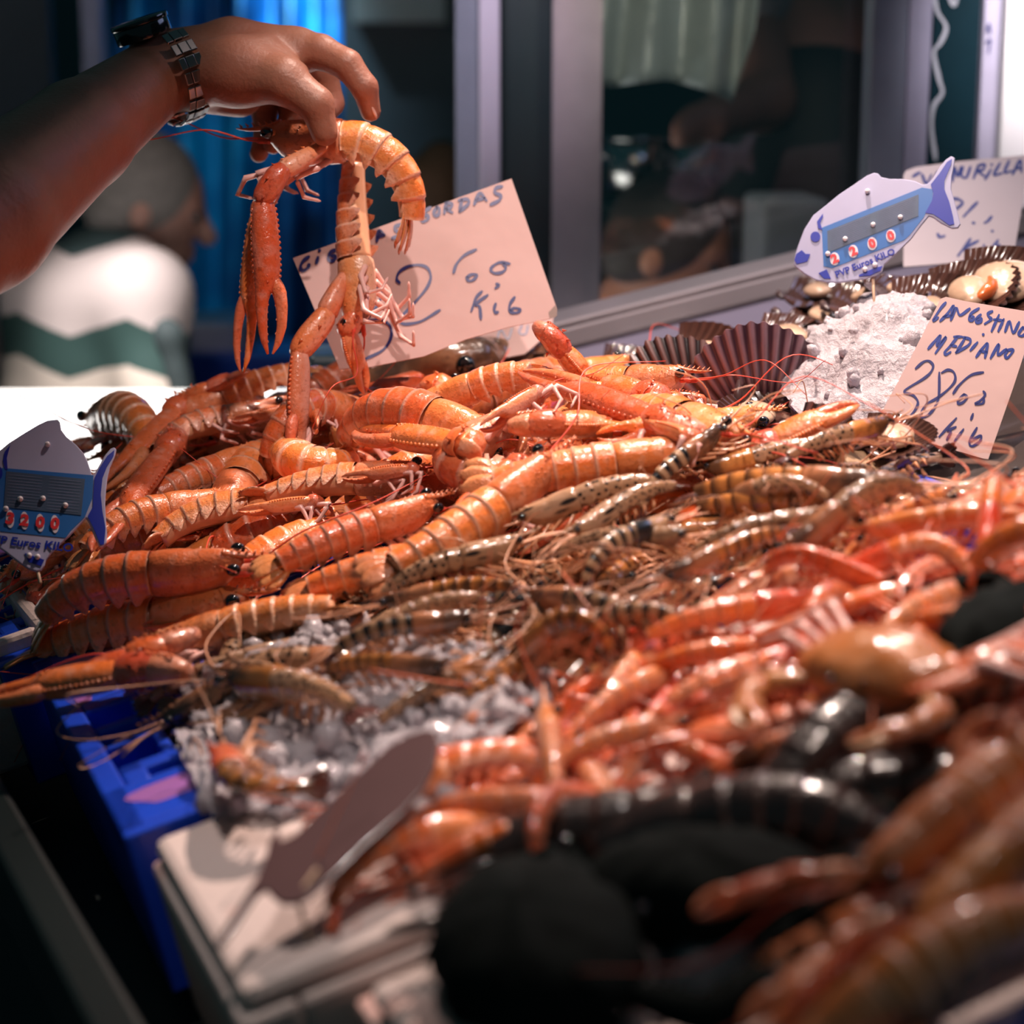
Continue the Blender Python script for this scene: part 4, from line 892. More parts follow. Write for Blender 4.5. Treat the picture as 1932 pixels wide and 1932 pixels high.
def fish_sign(label, z, pl, outline, blues, darks, grey, nums, digits, orx, ory, rot, rivets, text, pin, tsz, dsz):
    root = empty('fish_price_sign'); tag(root, label, 'price sign')
    plate('sign_board', z(outline), pl, 0, .003, M['sign_white'], root, .0008)
    for b in blues: plate('blue_print', z(b), pl, .0004, .0004, M['sign_blue'], root)
    for b in darks: plate('tail_print' if b is darks[0] else 'blue_marking', z(b), pl, .0007, .0005, M['sign_dark'], root)
    gp = plate('text_panel', z(grey), pl, .0008, .0004, M['sign_grey'], root)
    # ruled print on the panel
    a, b, c, d = [np.array(q, float) for q in z(grey)]
    L = []
    for i in range(1, 12):
        t = i / 12; l = a * (1 - t) + d * t; r = b * (1 - t) + c * t
        L.append([tuple(l * .97 + r * .03), tuple(l * .54 + r * .46)]); L.append([tuple(l * .45 + r * .55), tuple(l * .04 + r * .96)])
    strokes('ruled_print', L, pl, .7, M['sign_num'] if False else plain('panel_lines', (.16, .18, .30), .5, bs=0), gp, .0011)
    x0 = pl.at(*z([nums[0]])[0]); x1 = pl.at(*z([nums[-1]])[0]); xd = x1 - x0; yd = pl.at(*z([(nums[0][0], nums[0][1] - 100)])[0]) - x0
    for (cx, cy), dg in zip(nums, digits):
        w_ = plate('number_wheel', z(oval(cx, cy, orx, ory, rot)), pl, .0010, .0005, M['sign_num'], root)
        tg_ = text_mesh('digit', dg, dsz, .0002, pl.at(*z([(cx, cy)])[0], .0013), xd, yd, M['sign_red'], w_, .0006)
    text_mesh('lettering', 'PVP Euros KILO', tsz, .0002, pl.at(*z([text])[0], .0007), xd, yd, M['sign_dark'], root, .0002)
    for r in rivets:
        c = pl.at(*z([r])[0], .0015); g = Geo(); g.ball(c, .0022, 10, 6); g.build('rivet', M['rivet'], root)
    g = Geo(); a = pl.at(*z([pin[0]])[0], -.0015); b = pin[1]; g.tube([a + (a - b) / np.linalg.norm(a - b) * .03 - pl.n * .002, a - pl.n * .002, b], .0013, 8); g.build('pin', M['pin'], root)
    return root
z = zoomed(1480, 280, 4.274)
pl = Plane(P(1500, 480, 1.62), P(1800, 330, 1.60), P(1650, 530, 1.61 - .01))
fish_sign('bright blue and lilac fish-shaped price sign reading 2200 on a pin among the scallops', z, pl,
 [(75, 930), (85, 860), (110, 780), (160, 650), (230, 540), (330, 460), (440, 370), (560, 290), (660, 220), (720, 195), (755, 200), (780, 230), (850, 245), (950, 245), (1050, 260), (1110, 290), (1150, 285), (1200, 240), (1250, 150), (1300, 90), (1345, 60), (1375, 75), (1370, 120), (1350, 230), (1345, 330), (1370, 420), (1400, 530), (1420, 610), (1400, 640), (1350, 645), (1260, 600), (1200, 555), (1165, 545), (1110, 610), (1020, 730), (900, 850), (805, 935), (790, 985), (740, 1020), (650, 1050), (450, 1080), (350, 1080), (250, 1060), (160, 1010), (90, 955)],
 [[(300, 640), (1110, 315), (1200, 330), (1190, 430), (1120, 560), (1010, 700), (960, 742), (385, 965), (315, 950)]],
 [[(1135, 520), (1190, 420), (1200, 360), (1180, 290), (1250, 200), (1310, 110), (1350, 85), (1345, 130), (1290, 260), (1290, 330), (1330, 430), (1360, 550), (1370, 610), (1330, 620), (1260, 570), (1200, 530)],
  oval(250, 712, 40, 42), [(80, 900), (95, 850), (140, 820), (170, 850), (208, 852), (185, 910), (100, 932)], [(310, 525), (262, 590), (272, 645), (308, 660), (288, 600), (312, 550)], [(600, 1020), (700, 975), (790, 945), (775, 985), (690, 1025), (600, 1032)], [(275, 1005), (340, 975), (375, 1050), (320, 1050)]],
 [(345, 665), (1082, 370), (1080, 545), (350, 842)], [(405, 890), (555, 830), (708, 768), (858, 705)], '2200', 38, 52, -.38 * 0, [(670, 345), (935, 555), (715, 615), (490, 730), (350, 850), (650, 975), (730, 940)], (650, 925), [(715, 1070), P(1650, 596, 1.585)], .0078, .0105)
z = zoomed(0, 780, 6.232)
pl = Plane(P(20, 900, 1.44), P(215, 860, 1.46), P(75, 1080, 1.41))
fish_sign('shaded blue fish-shaped price sign reading 3200 at the left edge of the langoustines', z, pl,
 [(0, 430), (110, 340), (300, 220), (450, 130), (560, 80), (680, 68), (705, 100), (720, 190), (780, 270), (900, 370), (980, 460), (1030, 560), (1060, 650), (1078, 715), (1110, 712), (1170, 600), (1240, 480), (1300, 410), (1345, 395), (1368, 420), (1350, 500), (1290, 640), (1262, 760), (1245, 900), (1235, 1050), (1245, 1250), (1258, 1400), (1250, 1520), (1210, 1562), (1170, 1562), (1130, 1490), (1080, 1370), (1040, 1270), (1010, 1225), (940, 1300), (820, 1430), (700, 1540), (590, 1650), (540, 1720), (520, 1790), (480, 1840), (430, 1855), (330, 1820), (200, 1730), (60, 1620), (-60, 1540), (-260, 1420), (-420, 1250), (-470, 1100), (-420, 900), (-300, 700), (-150, 550)],
 [[(20, 640), (1100, 728), (1085, 1000), (1000, 1212), (830, 1380), (770, 1462), (0, 1385), (-60, 1300), (-60, 800)]],
 [[(1110, 760), (1170, 640), (1260, 500), (1345, 430), (1335, 500), (1260, 620), (1205, 760), (1185, 950), (1205, 1150), (1242, 1350), (1222, 1540), (1180, 1545), (1100, 1350), (1030, 1210), (1090, 1100), (1100, 900)],
  oval(-20, 700, 50, 80), [(120, 370), (55, 450), (35, 560), (60, 660), (90, 660), (80, 520)], [(290, 1640), (520, 1720), (485, 1795), (330, 1745)]],
 [(75, 680), (1000, 770), (955, 1195), (45, 1100)], [(118, 1240), (288, 1260), (472, 1285), (645, 1300)], '3200', 48, 106, -.05, [(558, 362), (238, 1005), (505, 1000), (768, 1080), (68, 1120), (343, 1670), (440, 1685)], (350, 1530), [(445, 1850), P(76, 1100, 1.40)], .0095, .0125)
z = zoomed(380, 1330, 3.715)
pl = Plane(P(820, 1380, .985), P(430, 1780, .90), P(600, 1700, .91))
root = empty('fish_price_sign'); tag(root, 'grey-brown back of a fish-shaped price sign leaning over the white box lid', 'price sign')
M['sign_back'] = plain('sign_back_brown_grey', (.115, .055, .055), .3, bs=.05, coat=.3)
plate('sign_board', z([(1650, 180), (1560, 172), (1450, 205), (1300, 290), (1150, 430), (1000, 570), (800, 760), (660, 900), (560, 950), (530, 860), (480, 940), (440, 1080), (390, 1200), (240, 1430), (90, 1660), (115, 1705), (200, 1600), (320, 1420), (380, 1330), (450, 1285), (500, 1345), (560, 1385), (640, 1385), (740, 1350), (880, 1240), (1000, 1130), (1150, 980), (1400, 760), (1550, 600), (1640, 420), (1668, 260)]), pl, 0, .003, M['sign_back'], root, .001)
g = Geo(); a = pl.at(560, 1690, -.002); g.tube([pl.at(600, 1640, .002), a, a + np.array([.012, .0, -.05])], .0014, 6); g.build('pin', M['pin'], root)

# ------------------------------------------------------------------ scallops
M['sc_dark'] = None
def scallop_mat(name, a, b):
    t = NT(name); u, v = t.uv(); rib = t.math('FRACT', t.math('MULTIPLY', v, 19.)); f = t.ramp(rib, [(.15, 0), (.35, 1), (.65, 1), (.85, 0)])
    c = t.mix(t.math('MULTIPLY', f, t.math('MULTIPLY_ADD', u, .7, .1)), a, b); c = t.mix(t.math('MULTIPLY', t.noise(60), .5), c, tuple(x * .5 for x in a))
    t.bump(t.noise(90), .3, .001); return t.fin(c, .35, coat=.4)
M['sc_out'] = scallop_mat('scallop_shell_dark', (.018, .010, .012), (.30, .17, .16)); M['sc_purple'] = scallop_mat('scallop_shell_purple', (.06, .022, .035), (.42, .25, .29))
M['sc_in'] = plain('scallop_shell_inside', (.07, .03, .022), .15, coat=.8, nscale=30, amt=.5); M['sc_meat'] = plain('scallop_flesh', (.60, .40, .27), .25, coat=.6, nscale=60, amt=.3, bs=.8); M['sc_roe'] = plain('scallop_roe', (.75, .16, .04), .2, coat=.7)
def scallop(at, R, ax, face, mat, meat=0, label='', roe=False):
    """at: world centre; ax: direction hinge -> rim; face: direction the inside looks"""
    ax = np.asarray(ax, float); ax /= np.linalg.norm(ax); fc = np.asarray(face, float); fc -= ax * (fc @ ax); fc /= np.linalg.norm(fc); sd = np.cross(ax, fc)
    root = empty('scallop'); g = Geo(); nr, na = 9, 114; V = []; UV = []; Vi = []
    for i in range(nr + 1):
        r = i / nr
        for j in range(na + 1):
            th = -1.25 + 2.5 * j / na; rib = math.cos(th / 2.5 * 19 * 2 * PI); rr = R * r * (1 - .05 * abs(th)) * (1 + .018 * rib * r) * (1.9)
            dome = .30 * R * (1 - ((2 * r - 1) ** 2)) * (1 - (th / 1.5) ** 2 * .6) + .018 * R * rib * r
            x = rr * math.cos(th) - R * .95; y = rr * math.sin(th) * .72
            V.append(at + ax * x + sd * y - fc * dome); Vi.append(at + ax * x * .985 + sd * y * .985 - fc * (dome - .035 * R)); UV.append((r, j / na))
    A = np.array(V).reshape(nr + 1, na + 1, 3); B = np.array(Vi).reshape(nr + 1, na + 1, 3)
    g.grid(A, UV, 0); g.grid(B[:, ::-1], UV, 1)
    g.grid(np.stack([A[-1], B[-1]]), [(1, j / na) for j in range(na + 1)] * 2, 0)
    g.tube([at - ax * R * .93 + sd * R * .30, at - ax * R * .97, at - ax * R * .93 - sd * R * .30], [R * .05, R * .10, R * .05], 6)
    g.build('scallop_shell', [mat, M['sc_in']], root)
    if meat:
        c = at - ax * R * .05 - fc * .02 * R; g = Geo(); g.ball(c, (R * .42 * meat, R * .50 * meat, R * .20 * meat), 22, 14, 0, np.stack([ax, sd, fc])); g.lump(0, R * .07, 2.2 / R); g.build('scallop_meat', M['sc_meat'], root)
        if roe: g = Geo(); g.tube(crom([c + sd * R * .4, c + ax * R * .4 + sd * R * .2, c + ax * R * .5 - sd * R * .2], 5), [R * .05, R * .1, R * .12, R * .14, R * .14, R * .13, R * .12, R * .1, R * .08, R * .06, R * .03], 8); g.build('roe', M['sc_roe'], root)
    return tag(root, label, 'scallop', 'scallops on ice')
fwd = np.array([0, 1., 0]); right = np.array([1., 0, 0]); up = np.array([0, 0, 1.])
for (u, v, h, R, ax, fc, mt, me, roe, lb) in [
 (1430, 722, .045, .075, right * -.1 + up * .55 - fwd * .2, fwd * .6 + up * .7, 'sc_purple', 0, 0, 'upright scallop shell, ribbed outside facing out, beaded pinkish rim'),
 (1275, 738, .040, .066, right * -.3 + up * .5, fwd * .8 + up * .3, 'sc_out', 0, 0, 'dark scallop shell with bright white ribs next to the langoustines'),
 (1205, 682, .035, .050, right * .9 + fwd * .3, up + fwd * -.25, 'sc_out', 1.0, 0, 'open dark scallop with pale meat nearest the lilac panel corner'),
 (1340, 672, .045, .050, right * .6 + up * .2, up * .6 - fwd * .5, 'sc_purple', 1.0, 0, 'scallop with a round beige lump of meat and ribbed dark shell'),
 (1440, 662, .035, .060, right * 1 + up * .12, up - fwd * .1, 'sc_out', .9, 1, 'broad open scallop with glossy meat and orange roe'),
 (1490, 632, .055, .050, right * .8 + up * .1, up - fwd * .35, 'sc_purple', 1.15, 0, 'scallop heaped with a large cream piece of meat'),
 (1480, 745, .030, .050, right * 1 - up * .02, up * .4 - fwd * .8, 'sc_out', 0, 0, 'flat brown shell with pink rings leaning above the orange claw'),
 (1425, 775, .030, .042, right * -1 + up * .1, up - fwd * .3, 'sc_purple', 1.1, 0, 'small purple-rimmed scallop with cream meat above the translucent head'),
 (1345, 755, .030, .036, right * .5 + fwd * .5, up - fwd * .3, 'sc_purple', 1.0, 0, 'greyish scallop meat showing under the upright shell'),
 (1560, 590, .050, .062, right * 1 + up * -.02, up - fwd * .05, 'sc_out', .7, 0, 'wide dark scallop shell lying flat on the ice under the right fish sign'),
 (1545, 548, .060, .050, right * .9 + up * .1, up - fwd * .2, 'sc_out', .8, 0, 'dark scallop directly beneath the nose of the right fish sign'),
 (1665, 620, .040, .052, right * 1 + up * .05, up - fwd * .15, 'sc_out', .9, 0, 'open scallop where the pin of the fish sign stands'),
 (1640, 555, .075, .055, right * .9 + up * .25, up - fwd * .2, 'sc_out', .8, 0, 'dark open scallop behind the pin of the right fish sign'),
 (1760, 575, .070, .060, right * .9 + up * .35, up * .8 - fwd * .35, 'sc_out', .7, 0, 'scallop edge rising to the right above the 38 euro card'),
 (1830, 545, .085, .058, right * .9 + up * .4, up * .8 - fwd * .3, 'sc_out', .9, 1, 'tilted scallop with reddish lower edge under the pale card'),
 (1900, 525, .085, .060, right * .95 + up * .3, up * .8 - fwd * .4, 'sc_purple', 1.3, 0, 'scallop with a big cream meat at the right edge of the stall'),
 (1700, 540, .085, .050, right * .8 - up * .1, up - fwd * .1, 'sc_out', .6, 0, 'dark scallop between the pale card and the fish sign pin'),
 (1560, 858, .030, .045, right * 1 + up * .1, up * .2 - fwd * -.9, 'sc_out', 0, 0, 'black ribbed shell beside the tan broken shell piece'),
 (1690, 820, .035, .040, right * .8 + up * .1, up - fwd * .3, 'sc_purple', 1.1, 0, 'scallop with pinkish meat just under the 38 euro card')]:
    scallop(G(u, v, h * .55), R * .80, ax, fc, M[mt], me, lb, roe)
# tan broken shell piece
t = NT('tan_spotted_shell'); sp = t.ramp(t.voro(75), [(.12, 1), (.22, 0)]); c = t.mix(sp, (.42, .27, .15), (.08, .05, .03)); c = t.mix(t.math('MULTIPLY', t.noise(30), .5), c, (.25, .15, .08)); t.bump(t.noise(60), .5, .003); M['tan'] = t.fin(c, .6)
pl = Plane(P(1590, 840, 1.40), P(1730, 838, 1.44), P(1650, 905, 1.38))
o = plate('shell_fragment', [(1580, 836), (1610, 834), (1622, 838), (1642, 842), (1660, 838), (1700, 834), (1733, 832), (1736, 845), (1712, 868), (1700, 878), (1696, 890), (1655, 902), (1630, 892), (1603, 880), (1592, 858), (1586, 850)], pl, 0, .028, M['tan'], None, .002)
tag(o, 'tan black-speckled broken shell piece below the 38 euro card', 'shell')
# ------------------------------------------------------------------ the hand
t = NT('skin_tanned'); nz = t.noise(55, detail=5); fine = t.noise(260, detail=3)
c = t.mix(nz, (.27, .105, .062), (.36, .15, .095)); c = t.mix(t.ramp(t.noise(16), [(.45, 0), (.7, .5)]), c, (.36, .11, .07))
t.bump(t.math('ADD', t.math('MULTIPLY', nz, 1.5), fine), .35, .0015); M['skin'] = t.fin(c, .5, Subsurface_Weight=.08, Subsurface_Scale=.008)
M['nail'] = plain('fingernail', (.66, .36, .28), .25, bs=0)
root = empty('person'); tag(root, 'person reaching in from the left, tanned bare arm holding up two langoustines', 'person')
W_ = P(300, 135, 1.60)
cap = lambda a, b, ra, rb, *k: ('c', (np.asarray(a), np.asarray(b), ra, rb, *k))
Q = P
pr = [cap(Q(-420, 640, 1.22), Q(-40, 410, 1.38), .056, .053), cap(Q(-40, 410, 1.38), Q(150, 255, 1.50), .052, .042), cap(Q(150, 255, 1.50), Q(290, 150, 1.60), .041, .0320),
 cap(Q(290, 140, 1.61), Q(330, 132, 1.62), .026, .027), 
 # back of the hand
 cap(Q(320, 115, 1.62), Q(440, 97, 1.62), .026, .026), cap(Q(440, 95, 1.62), Q(562, 96, 1.61), .027, .019), cap(Q(330, 128, 1.635), Q(545, 105, 1.64), .026, .018), cap(Q(330, 148, 1.63), Q(500, 150, 1.66), .026, .019), cap(Q(340, 150, 1.62), Q(450, 172, 1.63), .026, .022),
 # thumb
 cap(Q(365, 138, 1.60), Q(450, 135, 1.58), .027, .026, .012), cap(Q(450, 135, 1.58), Q(535, 152, 1.56), .0265, .0195, .016), cap(Q(535, 152, 1.56), Q(596, 196, 1.555), .0185, .0145, .006), cap(Q(596, 196, 1.555), Q(612, 250, 1.56), .0142, .0112, .004),
 cap(Q(500, 110, 1.59), Q(560, 140, 1.58), .018, .010, .014),
 # index
 cap(Q(556, 95, 1.61), Q(605, 98, 1.60), .0175, .0145, .008), cap(Q(605, 98, 1.60), Q(655, 122, 1.59), .0142, .0128, .004), cap(Q(655, 122, 1.59), Q(688, 165, 1.59), .0126, .0112, .003), cap(Q(688, 165, 1.59), Q(699, 210, 1.60), .0110, .0088, .003),
 # middle
 cap(Q(545, 105, 1.635), Q(610, 140, 1.66), .0165, .0135, .006), cap(Q(610, 140, 1.66), Q(625, 195, 1.665), .0130, .0112, .003), cap(Q(625, 195, 1.665), Q(600, 235, 1.64), .011, .009, .003),
 # ring
 cap(Q(520, 125, 1.655), Q(555, 180, 1.685), .0160, .0130, .006), cap(Q(555, 180, 1.685), Q(545, 240, 1.68), .0125, .0108, .003), cap(Q(545, 240, 1.68), Q(515, 272, 1.655), .0106, .0088, .003),
 # little
 cap(Q(485, 150, 1.665), Q(498, 205, 1.69), .0145, .0118, .006), cap(Q(498, 205, 1.69), Q(500, 258, 1.685), .0112, .0098, .003), cap(Q(500, 258, 1.685), Q(488, 290, 1.665), .0096, .0080, .003)]
body_obj('bare_arm', pr, .0022, .009, M['skin'], root, 2)
for c_, n_, L_, sc in ((Q(706, 205, 1.595), (.9, -.2, .25), (.15, 0, -1), (.0062, .0085, .0016)), (Q(611, 240, 1.549), (-.1, -.95, .1), (.15, 0, -1), (.0001, .0001, .0001))):
    n_ = np.array(n_) / np.linalg.norm(n_); L_ = np.array(L_) - n_ * (np.array(L_) @ n_); L_ /= np.linalg.norm(L_)
    if sc[0] < .001: continue
    g = Geo(); g.ball(c_, sc, 12, 8, 0, np.stack([np.cross(n_, L_), L_, n_])); g.build('fingernail', M['nail'], root)
# watch
M['watch'] = plain('watch_steel', (.30, .28, .29), .22, metal=1., nscale=40, amt=.15, bs=0); M['watch_dark'] = plain('watch_case_dark', (.02, .022, .025), .15, metal=.6, bs=0, coat=.8)
wr = empty('wristwatch'); tag(wr, 'steel bracelet wristwatch with dark case on the tanned wrist', 'watch')
ax = Q(372, 118, 1.615) - Q(262, 160, 1.59); ax /= np.linalg.norm(ax); cw = Q(320, 136, 1.604); upw = np.array([-.15, -.05, 1.]); upw -= ax * (upw @ ax); upw /= np.linalg.norm(upw); sw = np.cross(ax, upw)
NL = 22; rU, rS = .0425, .0500
for k in range(NL):
    a = 2 * PI * k / NL; 
    if math.cos(a) > .80: continue
    cc = cw + upw * math.cos(a) * rU + sw * math.sin(a) * rS; nn = upw * math.cos(a) * rS + sw * math.sin(a) * rU; nn /= np.linalg.norm(nn); tt = np.cross(nn, ax); seg = 2 * PI * .0375 / NL
    g = Geo()
    for off, w_, hh in ((-.0072, .0058, .0017), (0, .0080, .0022), (.0072, .0058, .0017)):
        mtx = Matrix([[ax[i], tt[i], nn[i], cc[i] + ax[i] * off] for i in range(3)] + [[0, 0, 0, 1]])
        g.box((-w_ / 2, -seg * .46, -hh * .6), (w_ / 2, seg * .46, hh), 0, mtx)
    g.build('band_link', M['watch'], wr, False, .0006)
cc = cw + upw * (rU - .001) - ax * .010; g = Geo()
for z0, z1, r in ((-.009, .003, .0235), (.003, .0068, .0245)): g.tube([cc + upw * z0, cc + upw * z1], r, 32, up=ax)
cs = g.build('watch_case', M['watch_dark'], wr, True, .0006)
g = Geo(); g.tube([cc + upw * .006, cc + upw * .0072], .0205, 32, up=ax); t = NT('watch_glass'); g.build('watch_glass', t.fin((.01, .012, .016), .04, coat=1), cs)
g = Geo(); g.tube([cc - sw * .021, cc - sw * .026], .003, 12, up=ax); g.build('crown', M['watch'], cs)

# ------------------------------------------------------------------ the two langoustines held up (aligned on their own world points)
def free(root, A2, B2, upv):
    A = np.array(root['A']); B = np.array(root['B']); A2 = np.asarray(A2); B2 = np.asarray(B2)
    lx = A - B; l0 = np.linalg.norm(lx); lx /= l0; lz = np.array([0, 0, 1.]) - lx * lx[2]; lz /= np.linalg.norm(lz); ly = np.cross(lz, lx)
    wx = A2 - B2; l1 = np.linalg.norm(wx); wx /= l1; wz = np.asarray(upv, float); wz = wz - wx * (wz @ wx); wz /= np.linalg.norm(wz); wy = np.cross(wz, wx)
    Rm = np.stack([wx, wy, wz], 1) @ np.stack([lx, ly, lz], 1).T; k = l1 / l0; tr = (A2 + B2) / 2 - Rm @ ((A + B) / 2) * k
    root.matrix_world = Matrix([[*(Rm[i] * k), tr[i]] for i in range(3)] + [[0, 0, 0, 1]]); return Rm, k, tr
LH = langoustine(1.75, {1: [(0, 0, 0)] * 4, -1: [(0, 0, 0)] * 4}, power=1.0, clawed=(), seed=31, antl=1.0, spread=.35)
Rm, k, tr = free(LH, Q(455, 250, 1.60), Q(765, 475, 1.60), np.array([.62, -.15, .75])); tag(LH, 'langoustine gripped in the hand, body arched right with amber tail hanging', 'langoustine')
inv = lambda p: Rm.T @ (np.asarray(p) - tr) / k
claw_parts(LH, None, [inv(Q(612, 275, 1.575)), inv(Q(528, 325, 1.55)), inv(Q(497, 372, 1.55)), inv(Q(512, 668, 1.545))], .0098 / k, 1, cm, .2)
claw_parts(LH, None, [inv(Q(600, 290, 1.60)), inv(Q(520, 345, 1.585)), inv(Q(488, 400, 1.58)), inv(Q(455, 702, 1.575))], .0085 / k, -1, cm, .1)
LK = langoustine(.15, {1: [(0, 0, 0)] * 4, -1: [(0, 0, 0)] * 4}, clawed=(), seed=33, antl=.7)
Rm, k, tr = free(LK, Q(668, 665, 1.60), Q(672, 255, 1.62), np.array([-.9, .45, .0])); tag(LK, 'second langoustine hanging head down from the hand, legs and claws dangling', 'langoustine')
inv = lambda p: Rm.T @ (np.asarray(p) - tr) / k
claw_parts(LK, None, [inv(Q(650, 520, 1.60)), inv(Q(612, 600, 1.585)), inv(Q(566, 660, 1.575)), inv(Q(558, 900, 1.56))], .0105 / k, 1, cm, .1)
claw_parts(LK, None, [inv(Q(690, 540, 1.60)), inv(Q(668, 600, 1.60)), inv(Q(655, 622, 1.60)), inv(Q(690, 740, 1.62))], .0095 / k, -1, cm, .1)

# ------------------------------------------------------------------ fish head under the 32 euro card
t = NT('brown_fish_skin'); c = t.mix(t.ramp(t.noise(22, detail=5), [(.4, 0), (.62, 1)]), (.07, .035, .022), (.30, .14, .07)); c = t.mix(t.ramp(t.voro(45), [(.1, .9), (.2, 0)]), c, (.03, .015, .01)); t.bump(t.noise(60), .5, .003); M['fishskin'] = t.fin(c, .25, coat=.7)
fh = empty('fish'); tag(fh, 'brown mottled fish head with big dark eye below the 32 euro card', 'fish')
body_obj('fish_head', [cap(Q(690, 738, 1.75), Q(840, 712, 1.77), .020, .034), cap(Q(840, 712, 1.77), Q(960, 690, 1.80), .036, .030), cap(Q(960, 690, 1.80), Q(1010, 660, 1.80), .026, .014), cap(Q(840, 690, 1.75), Q(900, 680, 1.76), .022, .02)], .003, .014, M['fishskin'], fh, 1)
g = Geo(); g.ball(Q(878, 690, 1.732), .0095, 14, 10); g.build('eye', M['eye'], fh)
g = Geo(); a, b, c_ = Q(975, 705, 1.76), Q(1036, 628, 1.79), Q(1018, 700, 1.78)
g.grid(np.array([[a * (1 - s) + b * s + (0, .004 * (k - 1), 0), c_ * (1 - s) + b * s + (0, .004 * (k - 1), .0)] for k in (0, 2) for s in (0, .5, 1)]).reshape(2, 6, 3), None); g.build('fin', plain('fin_pink', (.62, .33, .25), .3, coat=.5), fh)

# ------------------------------------------------------------------ dark shellfish and crabs in the near shade
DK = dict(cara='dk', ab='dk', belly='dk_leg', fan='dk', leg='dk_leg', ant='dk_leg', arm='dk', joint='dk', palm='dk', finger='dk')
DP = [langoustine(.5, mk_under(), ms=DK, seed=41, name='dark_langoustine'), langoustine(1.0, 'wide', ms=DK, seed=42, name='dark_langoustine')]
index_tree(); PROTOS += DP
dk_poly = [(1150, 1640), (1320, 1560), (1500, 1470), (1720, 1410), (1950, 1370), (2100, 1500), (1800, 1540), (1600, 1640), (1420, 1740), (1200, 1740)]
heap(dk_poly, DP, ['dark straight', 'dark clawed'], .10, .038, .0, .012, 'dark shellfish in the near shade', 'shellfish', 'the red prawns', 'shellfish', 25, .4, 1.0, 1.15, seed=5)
def crab(label, c, R, face, mats, squash=.5, legs=True):
    root = empty('crab'); tag(root, label, 'crab'); f = np.asarray(face, float); f -= CN * (f @ CN); f /= np.linalg.norm(f); s = np.cross(CN, f); c = np.asarray(c)
    A = []; 
    for i in range(13):
        th = PI * (i + .01) / 12.02; row = []
        for j in range(36):
            ph = 2 * PI * j / 36; rr = R * (1 + (.05 * abs(math.sin(9 * ph)) if math.cos(ph) > 0 else 0)); x = math.sin(th) * math.cos(ph) * .74; y = math.sin(th) * math.sin(ph) * 1.15; zz = math.cos(th) * squash * (1.0 if th < PI / 2 else .55)
            bump_ = 1 + .06 * math.sin(11 * x + 4 * y) * math.cos(9 * y) + .03 * math.sin(23 * y - 7 * x)
            row.append(c + rr * bump_ * (f * x + s * y) + CN * R * zz * bump_)
        A.append(row)
    g = Geo(); g.grid(np.array(A), [(.5, abs(2 * j / 36 - 1) * .5) for i in range(13) for j in range(36)], 0, True, True, True); g.build('carapace', mats['cara'], root)
    for sg in (1, -1):
        g = Geo(); g.ball(c + f * R * .76 + s * sg * R * .25 + CN * R * .2, R * .06, 8, 6); g.build('eye', M['eye'], root)
        a = c + f * R * .45 + s * sg * R * .85; e = a + f * R * .35 + s * sg * R * .55; w2 = e + f * R * .45 - s * sg * R * .1; tp = w2 + f * R * .65 - s * sg * R * .55
        Rt = Matrix.Identity(4); claw_parts(root, None, [a, e, w2, tp], R * .17, sg, mats, .3)
        if legs:
            for k in range(4):
                a = c + s * sg * R * (.95) - f * R * (.05 + .22 * k); b = a + s * sg * R * .6 + CN * R * .28 - f * R * .15 * k; d = b + s * sg * R * .5 - CN * R * .2 - f * R * .15; e = d + s * sg * R * .25 - CN * R * .3
                leg_geo([a, b, d, e], R * .10, R * .03, 8).build('walking_leg', mats['leg'], root)
    return root
M['crab_or'] = shell_mat('crab_shell_orange', (.84, .26, .06), (.86, .34, .12), (.88, .5, .3), seam=False, wet=.7)
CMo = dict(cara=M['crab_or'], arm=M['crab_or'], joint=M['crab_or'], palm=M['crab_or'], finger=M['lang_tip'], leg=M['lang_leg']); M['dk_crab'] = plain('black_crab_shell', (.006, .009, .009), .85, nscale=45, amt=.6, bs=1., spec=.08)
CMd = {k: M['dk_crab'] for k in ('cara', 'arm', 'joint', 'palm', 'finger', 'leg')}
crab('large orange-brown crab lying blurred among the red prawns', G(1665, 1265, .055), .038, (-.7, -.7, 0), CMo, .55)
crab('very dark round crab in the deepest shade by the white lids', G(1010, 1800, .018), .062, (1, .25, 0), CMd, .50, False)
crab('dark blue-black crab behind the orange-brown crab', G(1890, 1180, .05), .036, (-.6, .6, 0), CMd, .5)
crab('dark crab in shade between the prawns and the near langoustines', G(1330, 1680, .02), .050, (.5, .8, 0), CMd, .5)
# near langoustines, far out of focus
for pr_, A, B, ha, hb, rl, lb in [('sw', (1660, 1640), (2010, 1400), .055, .06, -10, 'blurred langoustine reaching up left at the right edge of the counter'),
  ('s', (1480, 1830), (1960, 1640), .020, .035, 10, 'blurred pale orange langoustine over the dim ice'), ('m2', (1560, 1990), (1880, 1800), .02, .03, 15, 'blurred langoustine cut by the bottom edge of the view'), ('sf', (1800, 1700), (2040, 1500), .05, .055, -30, 'blurred langoustine lying on top of the near group')]:
    put(LP[pr_], A, B, ha, hb, rl, lb, group='langoustines in the near group')
loose_claw((1800, 1560), (1895, 1345), .05, .085, .012, 1, 'blurred pink claw standing upright at the right edge', .5)
loose_claw((1980, 1235), (1700, 1300), .055, .06, .013, -1, 'long pale orange claw lying before the dark blue-black crab', .5)
